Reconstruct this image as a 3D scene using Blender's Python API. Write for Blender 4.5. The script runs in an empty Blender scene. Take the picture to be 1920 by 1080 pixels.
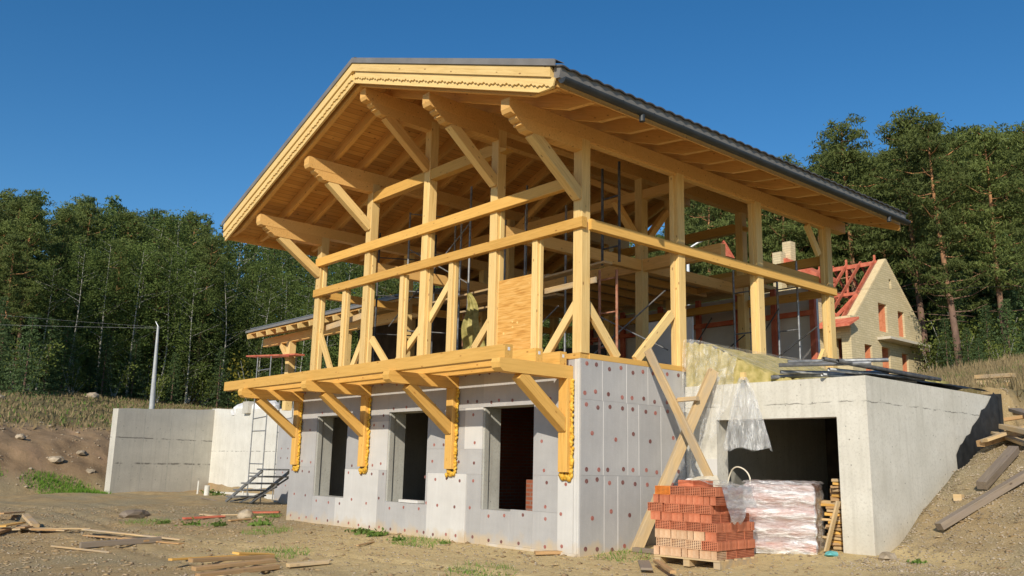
import bpy, math, random
import numpy as np
from mathutils import Vector, Matrix, noise
R = math.radians
random.seed(7); rng = np.random.default_rng(7)
SC = bpy.context.scene; COL = SC.collection

# ------------------------------------------------------------------ camera
CAM = Vector((9.828, -9.921, 1.353))
CR = Vector((0.65472, 0.75555, 0.021845)); CU = Vector((0.136409, -0.146532, 0.979756)); CF = Vector((-0.743459, 0.638488, 0.199012))
cam = bpy.data.cameras.new('camera'); camo = bpy.data.objects.new('camera', cam); COL.objects.link(camo)
cam.sensor_width = 36; cam.lens = 1645.5 / 1920 * 36; cam.clip_end = 3000; cam.clip_start = .1
m = Matrix((CR, CU, -CF)).transposed().to_4x4(); m.translation = CAM; camo.matrix_world = m
SC.camera = camo
# ------------------------------------------------------------------ light
SUN_AZ, SUN_EL = 33, 28.6
W = bpy.data.worlds.new('World'); SC.world = W; W.use_nodes = True
nt = W.node_tree; bg = nt.nodes['Background']
sk = nt.nodes.new('ShaderNodeTexSky'); sk.sky_type = 'NISHITA'; sk.sun_disc = False
sk.sun_elevation = R(SUN_EL); sk.sun_rotation = R(180 - SUN_AZ)
sk.altitude = 400; sk.air_density = 1.0; sk.dust_density = 0.2; sk.ozone_density = 3.0
hs = nt.nodes.new('ShaderNodeHueSaturation'); hs.inputs['Saturation'].default_value = 1.30; hs.inputs['Hue'].default_value = .499
nt.links.new(sk.outputs[0], hs.inputs['Color']); nt.links.new(hs.outputs[0], bg.inputs[0]); bg.inputs[1].default_value = 0.11
sl = bpy.data.lights.new('sun', 'SUN'); sl.energy = 4.4; sl.angle = R(.5); sl.color = (1, .90, .74)
so = bpy.data.objects.new('sun', sl); COL.objects.link(so)
sd = Vector((math.sin(R(SUN_AZ)) * math.cos(R(SUN_EL)), -math.cos(R(SUN_AZ)) * math.cos(R(SUN_EL)), math.sin(R(SUN_EL))))
so.rotation_euler = sd.to_track_quat('Z', 'Y').to_euler(); so.location = (20, -30, 30)
vs = SC.view_settings; vs.view_transform = 'Standard'; vs.look = 'None'; vs.exposure = 0.06; vs.gamma = 1

# ------------------------------------------------------------------ materials
def mat(name, rough=.8, spec=.3):
    M = bpy.data.materials.new(name); M.use_nodes = True
    b = M.node_tree.nodes['Principled BSDF']; b.inputs['Roughness'].default_value = rough
    b.inputs['Specular IOR Level'].default_value = spec
    return M, M.node_tree, b
def N(t, k, **kw):
    n = t.nodes.new(k)
    for a, v in kw.items(): setattr(n, a, v)
    return n
def coords(t, scale=(1, 1, 1), kind='Object', rnd=False):
    tc = N(t, 'ShaderNodeTexCoord'); mp = N(t, 'ShaderNodeMapping'); mp.inputs['Scale'].default_value = scale
    t.links.new(tc.outputs[kind], mp.inputs[0])
    if rnd:
        oi = N(t, 'ShaderNodeObjectInfo'); ml = N(t, 'ShaderNodeMath', operation='MULTIPLY'); ml.inputs[1].default_value = 37
        t.links.new(oi.outputs['Random'], ml.inputs[0]); cb = N(t, 'ShaderNodeCombineXYZ')
        for i in range(3): t.links.new(ml.outputs[0], cb.inputs[i])
        t.links.new(cb.outputs[0], mp.inputs['Location'])
    return mp.outputs[0]
def noi(t, v, scale, detail=4, rough=.55, dist=0):
    n = N(t, 'ShaderNodeTexNoise'); n.inputs['Scale'].default_value = scale; n.inputs['Detail'].default_value = detail
    n.inputs['Roughness'].default_value = rough; n.inputs['Distortion'].default_value = dist
    t.links.new(v, n.inputs['Vector']); return n.outputs['Fac']
def ramp(t, f, stops):
    r = N(t, 'ShaderNodeValToRGB'); e = r.color_ramp.elements
    while len(e) < len(stops): e.new(.5)
    for i, (p, c) in enumerate(stops):
        e[i].position = p; e[i].color = (*c, 1) if len(c) == 3 else c
    t.links.new(f, r.inputs[0]); return r.outputs[0]
def mix(t, f, a, b, mode='MIX'):
    n = N(t, 'ShaderNodeMix', data_type='RGBA', blend_type=mode)
    for s, v in ((n.inputs[0], f), (n.inputs[6], a), (n.inputs[7], b)):
        if isinstance(v, (int, float)): s.default_value = v
        elif isinstance(v, tuple): s.default_value = (*v, 1)
        else: t.links.new(v, s)
    return n.outputs[2]
def bump(t, b, h, strength=.4, dist=.02):
    n = N(t, 'ShaderNodeBump'); n.inputs['Strength'].default_value = strength; n.inputs['Distance'].default_value = dist
    t.links.new(h, n.inputs['Height']); t.links.new(n.outputs[0], b.inputs['Normal'])
def bright(t, col, lo, hi):
    oi = N(t, 'ShaderNodeObjectInfo'); mr = N(t, 'ShaderNodeMapRange'); mr.inputs[3].default_value = lo; mr.inputs[4].default_value = hi
    t.links.new(oi.outputs['Random'], mr.inputs[0])
    n = N(t, 'ShaderNodeHueSaturation'); t.links.new(mr.outputs[0], n.inputs['Value']); t.links.new(col, n.inputs['Color']); return n.outputs[0]
def wood(name, a, b_, knot, rough=.6, lo=.9, hi=1.08, grain=1, weather=None):
    M, t, b = mat(name, rough)
    v = coords(t, (.9, 16, 16), rnd=True); g = noi(t, v, 2.2 * grain, 5, .6, .6)
    c = ramp(t, g, [(.28, tuple(x * .84 for x in a)), (.5, tuple((x + y) / 2 for x, y in zip(a, b_))), (.72, b_)])
    v2 = coords(t, (.5, 2.2, 2.2), rnd=True); big = noi(t, v2, 1.2, 3)
    c = mix(t, ramp(t, big, [(.35, (0, 0, 0)), (.7, (1, 1, 1))]), c, mix(t, .45, c, a))
    v3 = coords(t, (3.2, 7, 7), rnd=True)
    vo = N(t, 'ShaderNodeTexVoronoi'); vo.inputs['Scale'].default_value = 1.1; t.links.new(v3, vo.inputs['Vector'])
    k = ramp(t, vo.outputs['Distance'], [(.07, (1, 1, 1)), (.13, (0, 0, 0))])
    c = mix(t, k, c, knot)
    if weather:
        w = noi(t, coords(t, (1.5, 5, 5), rnd=True), 1.5, 5); c = mix(t, ramp(t, w, [(.4, (0, 0, 0)), (.65, (1, 1, 1))]), c, weather)
    c = bright(t, c, lo - .06, hi + .03)
    oi = N(t, 'ShaderNodeObjectInfo'); rr = N(t, 'ShaderNodeMath', operation='MULTIPLY'); rr.inputs[1].default_value = 7.31; t.links.new(oi.outputs['Random'], rr.inputs[0]); fr = N(t, 'ShaderNodeMath', operation='FRACT'); t.links.new(rr.outputs[0], fr.inputs[0])
    c = mix(t, mix(t, 1., fr.outputs[0], (.38, .38, .38), 'MULTIPLY'), c, tuple((x * .5 + y * .5) * z for x, y, z in zip(a, b_, (1.12, 1.2, 1.35))))
    t.links.new(c, b.inputs['Base Color'])
    bump(t, b, g, .25, .004); return M
M = {}
M['post'] = wood('pale_spruce_timber', (.70, .465, .17), (.84, .62, .28), (.30, .15, .05))
M['rail'] = wood('golden_glulam', (.61, .335, .075), (.75, .45, .13), (.34, .16, .04))
M['plat'] = wood('orange_glulam', (.63, .35, .08), (.77, .46, .13), (.40, .18, .04))
M['purlin'] = wood('oiled_purlin', (.66, .37, .11), (.80, .50, .19), (.32, .14, .04))
M['rafter'] = wood('oiled_rafter', (.64, .35, .10), (.78, .47, .17), (.32, .14, .04))
M['board'] = wood('pale_board', (.50, .33, .15), (.68, .50, .27), (.22, .11, .05), weather=(.42, .34, .24))
M['grey_board'] = wood('weathered_grey_board', (.20, .155, .11), (.36, .29, .21), (.10, .07, .05), weather=(.25, .20, .16))
M['brown_board'] = wood('sun_browned_board', (.42, .24, .10), (.60, .38, .18), (.20, .10, .05), weather=(.36, .24, .13))
def soffit():
    M_, t, b = mat('soffit_boards', .65)
    v = coords(t, (1, 1, 1)); sx = N(t, 'ShaderNodeSeparateXYZ'); t.links.new(v, sx.inputs[0])
    ml = N(t, 'ShaderNodeMath', operation='MULTIPLY'); ml.inputs[1].default_value = 1 / .135; t.links.new(sx.outputs[0], ml.inputs[0])
    fr = N(t, 'ShaderNodeMath', operation='FRACT'); t.links.new(ml.outputs[0], fr.inputs[0])
    fl = N(t, 'ShaderNodeMath', operation='FLOOR'); t.links.new(ml.outputs[0], fl.inputs[0])
    wn = N(t, 'ShaderNodeTexWhiteNoise', noise_dimensions='1D'); t.links.new(fl.outputs[0], wn.inputs['W'])
    g = noi(t, coords(t, (14, .7, 14)), 2, 5, .6, .5)
    c = ramp(t, g, [(.3, (.60, .31, .085)), (.7, (.76, .46, .16))])
    c = mix(t, wn.outputs['Value'], c, mix(t, .6, c, (.46, .22, .06)))
    seam = ramp(t, fr.outputs[0], [(0, (0, 0, 0)), (.05, (1, 1, 1)), (.95, (1, 1, 1)), (1, (0, 0, 0))])
    vo = N(t, 'ShaderNodeTexVoronoi'); vo.inputs['Scale'].default_value = 1.0; t.links.new(coords(t, (7, 4, 1)), vo.inputs['Vector'])
    k = ramp(t, vo.outputs['Distance'], [(.08, (1, 1, 1)), (.15, (0, 0, 0))])
    c = mix(t, k, c, (.20, .08, .03)); c = mix(t, seam, (.14, .07, .03), c)
    t.links.new(c, b.inputs['Base Color']); bump(t, b, seam, .6, .006); return M_
M['soffit'] = soffit()
def osb():
    M_, t, b = mat('knotty_plywood', .6)
    v = coords(t, (1.2, 1, 14)); g = noi(t, v, 2.4, 4, .5, .6)
    c = ramp(t, g, [(.32, (.52, .25, .05)), (.5, (.70, .38, .10)), (.68, (.76, .47, .16))])
    vo = N(t, 'ShaderNodeTexVoronoi'); vo.inputs['Scale'].default_value = 5.5; t.links.new(coords(t, (1, 1, 1.2)), vo.inputs['Vector'])
    k = ramp(t, vo.outputs['Distance'], [(.05, (.35, .35, .35)), (.10, (1, 1, 1)), (.14, (1, 1, 1)), (.17, (0, 0, 0))])
    sel = ramp(t, noi(t, coords(t, (1, 1, 1)), 2.3, 1), [(.5, (0, 0, 0)), (.56, (1, 1, 1))])
    c = mix(t, mix(t, 1.0, k, sel, 'MULTIPLY'), c, (.88, .60, .22))
    sx = N(t, 'ShaderNodeSeparateXYZ'); t.links.new(coords(t), sx.inputs[0]); ml = N(t, 'ShaderNodeMath', operation='MULTIPLY'); ml.inputs[1].default_value = 1 / .14; t.links.new(sx.outputs[2], ml.inputs[0]); fr = N(t, 'ShaderNodeMath', operation='FRACT'); t.links.new(ml.outputs[0], fr.inputs[0])
    c = mix(t, ramp(t, fr.outputs[0], [(0, (.7, .7, .7)), (.06, (0, 0, 0))]), c, (.34, .15, .03)); t.links.new(c, b.inputs['Base Color']); return M_
M['osb'] = osb()
def simple(name, a, b_, scale=6, rough=.8, bs=.2, detail=5, spec=.3, metal=0, lo=1, hi=1, kind='Object'):
    M_, t, b = mat(name, rough, spec); g = noi(t, coords(t, kind=kind), scale, detail)
    c = ramp(t, g, [(.35, a), (.68, b_)])
    if lo != hi: c = bright(t, c, lo, hi)
    t.links.new(c, b.inputs['Base Color']); b.inputs['Metallic'].default_value = metal
    if bs: bump(t, b, g, bs, .01)
    return M_
def insulation(name, a, b_):
    M_, t, b = mat(name, .55, .4)
    g = noi(t, coords(t, (1, 1, 1)), 2.2, 6, .6); fine = noi(t, coords(t, (1, 1, 1)), 90, 2)
    streak = noi(t, coords(t, (6, 6, .35)), 3, 3)
    c = ramp(t, g, [(.3, a), (.7, b_)])
    c = mix(t, ramp(t, fine, [(.6, (0, 0, 0)), (.72, (.35, .35, .35))]), c, (.8, .8, .82))
    c = mix(t, ramp(t, streak, [(.45, (0, 0, 0)), (.8, (.3, .3, .3))]), c, tuple(x * .9 for x in a))
    sp = noi(t, coords(t, (1, 1, 1)), 11, 4); c = mix(t, ramp(t, sp, [(.73, (0, 0, 0)), (.78, (.5, .5, .5))]), c, (.80, .79, .76))
    c = bright(t, c, .93, 1.06)
    ge = N(t, 'ShaderNodeNewGeometry'); sx = N(t, 'ShaderNodeSeparateXYZ'); t.links.new(ge.outputs['Position'], sx.inputs[0])
    nn = N(t, 'ShaderNodeTexNoise'); nn.inputs['Scale'].default_value = 4; nn.inputs['Detail'].default_value = 6; t.links.new(ge.outputs['Position'], nn.inputs['Vector'])
    h = N(t, 'ShaderNodeMath', operation='MULTIPLY_ADD'); h.inputs[1].default_value = .55; h.inputs[2].default_value = -.05; t.links.new(nn.outputs['Fac'], h.inputs[0])
    df = N(t, 'ShaderNodeMath', operation='SUBTRACT'); t.links.new(h.outputs[0], df.inputs[0]); t.links.new(sx.outputs[2], df.inputs[1])
    c = mix(t, ramp(t, df.outputs[0], [(0, (0, 0, 0)), (.2, (.75, .75, .75))]), c, (.56, .43, .26))
    t.links.new(c, b.inputs['Base Color']); bump(t, b, fine, .15, .003); return M_
M['ins'] = insulation('grey_foam_board', (.385, .38, .38), (.465, .46, .455))
M['insl'] = insulation('white_foam_board', (.57, .56, .54), (.66, .65, .63))
M['dowel'] = simple('dowel_disc', (.14, .055, .05), (.24, .12, .11), 20, .6, 0)
M['dowel2'] = simple('pink_dowel_disc', (.30, .10, .08), (.44, .20, .17), 20, .6, 0)
def concrete(name, a, b_, stain, seams=(), warm=None):
    M_, t, b = mat(name, .9, .15); v = coords(t, (1, 1, 1))
    g = noi(t, v, 1.6, 8, .62); f = noi(t, v, 26, 5, .7)
    c = ramp(t, g, [(.3, a), (.7, b_)])
    c = mix(t, ramp(t, f, [(.35, (.45, .45, .45)), (.5, (0, 0, 0))]), c, stain)
    vs_ = noi(t, coords(t, (5, 5, .3)), 2, 4); c = mix(t, ramp(t, vs_, [(.52, (0, 0, 0)), (.8, (.55, .55, .55))]), c, stain)
    vo = N(t, 'ShaderNodeTexVoronoi'); vo.inputs['Scale'].default_value = 6; t.links.new(v, vo.inputs['Vector'])
    pk = ramp(t, vo.outputs['Distance'], [(.03, (1, 1, 1)), (.09, (0, 0, 0))])
    c = mix(t, pk, c, tuple(x * .45 for x in stain))
    sx = N(t, 'ShaderNodeSeparateXYZ'); t.links.new(v, sx.inputs[0])
    wob = noi(t, v, 3.0, 6, .7); ml = N(t, 'ShaderNodeMath', operation='MULTIPLY'); ml.inputs[1].default_value = .09; t.links.new(wob, ml.inputs[0])
    ad = N(t, 'ShaderNodeMath', operation='ADD'); t.links.new(ml.outputs[0], ad.inputs[0]); t.links.new(sx.outputs[2], ad.inputs[1])
    for z, w in seams:
        s = N(t, 'ShaderNodeMath', operation='SUBTRACT'); t.links.new(ad.outputs[0], s.inputs[0]); s.inputs[1].default_value = z + .045
        ab = N(t, 'ShaderNodeMath', operation='ABSOLUTE'); t.links.new(s.outputs[0], ab.inputs[0])
        br = noi(t, coords(t, (1.2, 1.2, .5)), 2.5, 2)
        ln = ramp(t, ab.outputs[0], [(0, (1, 1, 1)), (w, (0, 0, 0))])
        c = mix(t, mix(t, 1., ln, ramp(t, br, [(.42, (0, 0, 0)), (.55, (1, 1, 1))]), 'MULTIPLY'), c, tuple(x * .35 for x in stain))
    if warm:
        w = ramp(t, sx.outputs[2], [(0, (1, 1, 1)), (1, (0, 0, 0))]); nn = noi(t, v, 2, 4)
        c = mix(t, mix(t, 1., ramp(t, w, [(.3, (0, 0, 0)), (1, (.8, .8, .8))]), nn, 'MULTIPLY'), c, warm)
    t.links.new(c, b.inputs['Base Color']); bump(t, b, f, .35, .006); return M_
M['conc'] = concrete('fresh_concrete', (.56, .54, .47), (.70, .68, .61), (.44, .42, .36), [(2.42, .012)], (.50, .40, .27))
M['concg'] = concrete('shade_grey_concrete', (.46, .445, .40), (.58, .56, .50), (.36, .345, .31), [(2.1, .03), (1.15, .05)])  # greyer mix puts the retaining wall's shaded face into its colour
M['concw'] = concrete('sunlit_pale_concrete', (.60, .59, .54), (.74, .73, .68), (.46, .45, .40), [(1.7, .02)])  # paler mix puts the sun-facing retaining wall's brightness into its colour
M['jamb'] = concrete('formwork_concrete', (.36, .36, .33), (.46, .46, .42), (.27, .26, .24))
M['foam'] = simple('yellow_spray_foam', (.58, .30, .02), (.78, .54, .10), 16, .75, .8)
M['metal'] = simple('grey_brown_roof_metal', (.22, .205, .19), (.27, .255, .24), 3, .45, 0, metal=.2)
M['dmetal'] = simple('dark_gutter_metal', (.028, .034, .04), (.045, .05, .056), 3, .45, 0, spec=.35)
M['tile'] = simple('dark_tile_sheet', (.05, .05, .052), (.09, .085, .085), 5, .6, 0)
M['steel'] = simple('grey_scaffold_steel', (.20, .21, .22), (.36, .37, .38), 12, .45, .1, metal=.5)
M['dsteel'] = simple('dark_steel', (.05, .055, .06), (.13, .13, .13), 8, .55, .1, metal=.3)
M['rust'] = simple('rusty_steel', (.28, .11, .06), (.45, .24, .16), 14, .8, .2)
M['galv'] = simple('galvanised_pole', (.55, .57, .60), (.68, .70, .72), 3, .4, 0, metal=.3)
M['black'] = simple('black_membrane', (.018, .02, .022), (.04, .042, .045), 6, .5, .5)
M['wool'] = simple('mineral_wool', (.34, .29, .09), (.60, .50, .22), 7, .95, 1.0)
M['white'] = simple('white_sack', (.62, .62, .63), (.80, .80, .80), 5, .6, .5)
M['cream'] = simple('cream_plastic', (.62, .55, .42), (.72, .66, .52), 5, .5, 0)
M['redwood'] = simple('red_painted_timber', (.46, .10, .055), (.62, .20, .12), 3, .7, .1, lo=.8, hi=1.15)
M['cyan'] = simple('turquoise_plastic', (.10, .42, .42), (.2, .55, .55), 5, .5, .2)
M['stone'] = simple('pale_stone', (.30, .235, .155), (.60, .50, .37), 4, .9, .6, lo=.7, hi=1.1)
M['cloth'] = simple('olive_tarpaulin', (.20, .18, .05), (.48, .42, .15), 6, .6, .5)
M['dark'] = simple('interior_shade_tone', (.05, .042, .035), (.09, .075, .06), 3, .9, 0)  # very dark tone puts the shade of interiors into the colour itself
M['panel'] = simple('white_wall_panel', (.60, .58, .56), (.70, .68, .66), 2, .6, 0)
M['grate'] = simple('wire_black', (.02, .02, .02), (.05, .05, .05), 6, .6, 0)
def brickmat(name, c1, c2, mortar, sc=1, w=.25, h=.075, ax='x'):
    M_, t, b = mat(name, .85, .2)
    v = coords(t, (1, 1, 1)); sx = N(t, 'ShaderNodeSeparateXYZ'); t.links.new(v, sx.inputs[0]); cb = N(t, 'ShaderNodeCombineXYZ')
    ad = N(t, 'ShaderNodeMath', operation='ADD'); t.links.new(sx.outputs[0], ad.inputs[0]); t.links.new(sx.outputs[1], ad.inputs[1])
    t.links.new(ad.outputs[0], cb.inputs[0]); t.links.new(sx.outputs[2], cb.inputs[1])
    br = N(t, 'ShaderNodeTexBrick'); t.links.new(cb.outputs[0], br.inputs['Vector']); br.inputs['Scale'].default_value = sc
    br.inputs['Color1'].default_value = (*c1, 1); br.inputs['Color2'].default_value = (*c2, 1); br.inputs['Mortar'].default_value = (*mortar, 1)
    br.inputs['Brick Width'].default_value = w; br.inputs['Row Height'].default_value = h; br.inputs['Mortar Size'].default_value = .012
    n = noi(t, v, 1.1, 5); c = mix(t, ramp(t, n, [(.4, (0, 0, 0)), (.7, (.5, .5, .5))]), br.outputs['Color'], tuple(x * .75 for x in c1))
    t.links.new(c, b.inputs['Base Color']); bump(t, b, br.outputs['Fac'], -.4, .01); return M_
M['redbrick2'] = simple('sunlit_backing_brick', (.50, .17, .08), (.64, .26, .14), 6, .9, .3)  # brighter copy of the backing brick, sunlight on the reveals put into the colour
M['ybrick'] = brickmat('yellow_facing_brick', (.66, .56, .36), (.57, .48, .29), (.40, .33, .21), h=.15, w=.5)
M['coping'] = simple('pale_cut_brick', (.62, .50, .30), (.72, .60, .38), 5, .9, .2)
M['rbrick'] = brickmat('red_backing_brick', (.36, .11, .055), (.28, .085, .045), (.24, .19, .16))
M['brick'] = simple('red_hollow_brick', (.46, .135, .065), (.60, .22, .12), 9, .85, .3, lo=.82, hi=1.15)
M['pbrick'] = simple('dusty_buff_brick', (.58, .34, .19), (.72, .50, .32), 8, .9, .3, lo=.85, hi=1.1)
M['obrick'] = simple('bright_orange_brick', (.70, .19, .03), (.80, .26, .05), 8, .8, .2)
M['hole'] = simple('brick_hole_shade', (.07, .018, .010), (.11, .028, .015), 8, .9, 0)  # shade inside the shallow holes is painted as this near-black red
def film(name, alpha, tint=(.88, .88, .88), sc=(1, 1, 1), streak=1, ro=.2, metal=.0):
    M_, t, b = mat(name, ro, 1.0); b.inputs['Base Color'].default_value = (*tint, 1); b.inputs['Metallic'].default_value = metal
    n = noi(t, coords(t, sc), 6, 7, .72, streak); a = ramp(t, n, [(.35, (alpha * .5,) * 3), (.50, (alpha,) * 3), (.62, (min(1, alpha * 2.0),) * 3)])
    t.links.new(a, b.inputs['Alpha']); bump(t, b, n, 1.0, .05); return M_
M['film'] = film('stretch_film', .52, (.95, .95, .96), (.3, .3, 1.5), .3, .36, .75); M['sheet'] = film('clear_plastic_sheet', .19, (.9, .9, .88), (1, 1, .7), 1, .3, .3)
M['wetfilm'] = film('bag_plastic', .28, (.88, .89, .89), (2.5, 2.5, .5), .5, .25, .35)
M['woolfilm'] = film('clear_cover_film', .14, (.9, .9, .88), (1, 1, 1), 1, .2, .2)
def foliage(name, a, b_, tr=.25):
    M_, t, b = mat(name, .7, .25); n = noi(t, coords(t, (1, 1, 1)), .9, 3); f = noi(t, coords(t, (1, 1, 1)), 14, 1)
    c = ramp(t, n, [(.32, a), (.68, b_)]); c = mix(t, f, c, mix(t, .5, c, tuple(x * 1.6 for x in b_))); c = bright(t, c, .72, 1.25)
    t.links.new(c, b.inputs['Base Color']); out = t.nodes['Material Output']; trn = N(t, 'ShaderNodeBsdfTranslucent'); t.links.new(c, trn.inputs[0])
    mx = N(t, 'ShaderNodeMixShader'); mx.inputs[0].default_value = tr; t.links.new(b.outputs[0], mx.inputs[1]); t.links.new(trn.outputs[0], mx.inputs[2])
    t.links.new(mx.outputs[0], out.inputs[0]); return M_
M['pine'] = foliage('pine_needles', (.068, .092, .026), (.135, .168, .046), .3)
M['birch'] = foliage('birch_leaves', (.090, .130, .032), (.140, .190, .048), .4)
M['spruce'] = foliage('spruce_needles', (.048, .085, .032), (.095, .142, .052), .3)
M['bush'] = foliage('bush_leaves', (.09, .13, .025), (.17, .20, .045), .35)
M['yellow_leaf'] = foliage('yellow_leaves', (.16, .15, .02), (.28, .24, .03), .35)
M['weed'] = foliage('weed_leaves', (.08, .14, .025), (.15, .23, .05), .3)
M['lush'] = foliage('lush_grass_blades', (.07, .15, .015), (.14, .26, .03), .3)
M['dry'] = foliage('dry_grass_blades', (.20, .155, .075), (.34, .26, .14), .3)
def bark(name, lo, hi, zs):
    M_, t, b = mat(name, .9, .1); v = coords(t); sx = N(t, 'ShaderNodeSeparateXYZ'); t.links.new(v, sx.inputs[0])
    dv = N(t, 'ShaderNodeMath', operation='DIVIDE'); dv.inputs[1].default_value = zs; t.links.new(sx.outputs[2], dv.inputs[0])
    c = ramp(t, dv.outputs[0], [(.25, lo), (.6, hi)]); n = noi(t, coords(t, (1, 1, .4)), 5, 5)
    c = mix(t, ramp(t, n, [(.4, (0, 0, 0)), (.65, (.7, .7, .7))]), c, tuple(x * .5 for x in lo)); t.links.new(c, b.inputs['Base Color']); bump(t, b, n, .6, .04); return M_
M['pbark'] = bark('pine_bark', (.20, .13, .10), (.46, .24, .11), 18)
def bbark():
    M_, t, b = mat('birch_bark', .8, .2); n = noi(t, coords(t, (1, 1, 5)), 1.2, 4, .6)
    c = ramp(t, n, [(.36, (.05, .05, .045)), (.5, (.40, .39, .35)), (.8, (.56, .55, .50))]); t.links.new(c, b.inputs['Base Color']); return M_
M['bbark'] = bbark()

# ------------------------------------------------------------------ helpers
WM = {}
def tag(o, label=None, cat=None, group=None, kind=None):
    if label: o['label'] = label
    if cat: o['category'] = cat
    if group: o['group'] = group
    if kind: o['kind'] = kind
    return o
def thing(name, label, cat, loc=(0, 0, 0), rz=0, group=None):
    o = bpy.data.objects.new(name, None); COL.objects.link(o); o.empty_display_size = .3
    mm = Matrix.Translation(loc) @ Matrix.Rotation(rz, 4, 'Z'); o.matrix_world = mm; WM[o.name] = mm
    return tag(o, label, cat, group)
def link(name, me, parent=None, mw=None):
    o = bpy.data.objects.new(name, me); COL.objects.link(o); mw = mw or Matrix.Identity(4)
    if parent is not None:
        o.parent = parent; o.matrix_local = WM[parent.name].inverted() @ mw
    else: o.matrix_local = mw
    WM[o.name] = mw.copy(); return o
class MB:
    def __init__(s): s.v = []; s.f = []; s.m = []; s.sm = []
    def add(s, vs, fs, mi=0, sm=False):
        k = len(s.v); s.v += [tuple(a) for a in vs]; s.f += [tuple(i + k for i in f) for f in fs]; s.m += [mi] * len(fs); s.sm += [sm] * len(fs); return s
    def box(s, a, b, mi=0, mw=None):
        x0, y0, z0 = a; x1, y1, z1 = b
        vs = [Vector(p) for p in ((x0, y0, z0), (x1, y0, z0), (x1, y1, z0), (x0, y1, z0), (x0, y0, z1), (x1, y0, z1), (x1, y1, z1), (x0, y1, z1))]
        if mw: vs = [mw @ p for p in vs]
        return s.add(vs, [(0, 3, 2, 1), (4, 5, 6, 7), (0, 1, 5, 4), (1, 2, 6, 5), (2, 3, 7, 6), (3, 0, 4, 7)], mi)
    def prism(s, poly, y0, y1, mi=0, plane='xz'):
        n = len(poly)
        P = {'xz': lambda a, b, c: (a, c, b), 'yz': lambda a, b, c: (c, a, b), 'xy': lambda a, b, c: (a, b, c)}[plane]
        vs = [P(a, b, y0) for a, b in poly] + [P(a, b, y1) for a, b in poly]
        return s.add(vs, [tuple(range(n)), tuple(range(2 * n - 1, n - 1, -1))] + [(i, i + n, (i + 1) % n + n, (i + 1) % n) for i in range(n)], mi)
    def tube(s, pts, r, n=8, mi=0, cap=True):
        pts = [Vector(p) for p in pts]; rs = r if isinstance(r, (list, tuple)) else [r] * len(pts); vs = []
        ref = None
        for i, p in enumerate(pts):
            d = (pts[min(i + 1, len(pts) - 1)] - pts[max(i - 1, 0)]).normalized()
            if ref is None: ref = d.orthogonal().normalized()
            u = (ref - d * ref.dot(d)).normalized(); w = d.cross(u); ref = u
            vs += [p + (u * math.cos(2 * math.pi * k / n) + w * math.sin(2 * math.pi * k / n)) * rs[i] for k in range(n)]
        fs = [(i * n + k, i * n + (k + 1) % n, (i + 1) * n + (k + 1) % n, (i + 1) * n + k) for i in range(len(pts) - 1) for k in range(n)]
        s.add(vs, fs, mi, True)
        if cap: s.add(vs[:n], [tuple(range(n - 1, -1, -1))], mi); s.add(vs[-n:], [tuple(range(n))], mi)
        return s
    def disc(s, c, nrm, r, mi=0, n=12, h=.004):
        c = Vector(c); nrm = Vector(nrm); u = nrm.orthogonal().normalized(); w = nrm.cross(u)
        ring = [c + (u * math.cos(2 * math.pi * k / n) + w * math.sin(2 * math.pi * k / n)) * r for k in range(n)]
        vs = ring + [p + nrm * h for p in ring]
        return s.add(vs, [tuple(range(n, 2 * n))] + [(k, (k + 1) % n, (k + 1) % n + n, k + n) for k in range(n)], mi)
    def mesh(s, name, mats):
        me = bpy.data.meshes.new(name); me.from_pydata(s.v, [], s.f)
        for q in (mats if isinstance(mats, (list, tuple)) else [mats]): me.materials.append(M[q])
        me.polygons.foreach_set('material_index', s.m); me.polygons.foreach_set('use_smooth', s.sm); me.update(); return me
    def build(s, name, mats, parent=None, org=None):
        # geometry given in world space; re-centred on org
        if org is None:
            a = np.array(s.v); org = a.min(0) * .5 + a.max(0) * .5; org = Vector(org)
        org = Vector(org); s.v = [tuple(Vector(p) - org) for p in s.v]
        return link(name, s.mesh(name, mats), parent, Matrix.Translation(org))
def chamfer_box(L, w, h, c=.006):
    # local X is the length
    b = MB(); y, z = w / 2, h / 2; x = L / 2
    ring = [(-y + c, -z), (y - c, -z), (y, -z + c), (y, z - c), (y - c, z), (-y + c, z), (-y, z - c), (-y, -z + c)]
    vs = [(-x, a, b_) for a, b_ in ring] + [(x, a, b_) for a, b_ in ring]
    b.add(vs, [tuple(range(7, -1, -1)), tuple(range(8, 16))] + [(i, (i + 1) % 8, (i + 1) % 8 + 8, i + 8) for i in range(8)]); return b
def beam(name, p0, p1, w, h, m_, parent=None, up=(0, 0, 1), roll=0):
    p0 = Vector(p0); p1 = Vector(p1); d = p1 - p0; L = d.length; x = d.normalized(); u = Vector(up)
    if abs(x.dot(u)) > .98: u = Vector((0, 1, 0))
    y = u.cross(x).normalized(); z = x.cross(y)
    mm = Matrix((x, y, z)).transposed().to_4x4()
    if roll: mm = mm @ Matrix.Rotation(roll, 4, 'X')
    mm.translation = (p0 + p1) / 2
    return link(name, chamfer_box(L, w, h).mesh(name, m_), parent, mm)
def sm(a, b, x):
    t = np.clip((x - a) / (b - a), 0, 1); return t * t * (3 - 2 * t)

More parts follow.
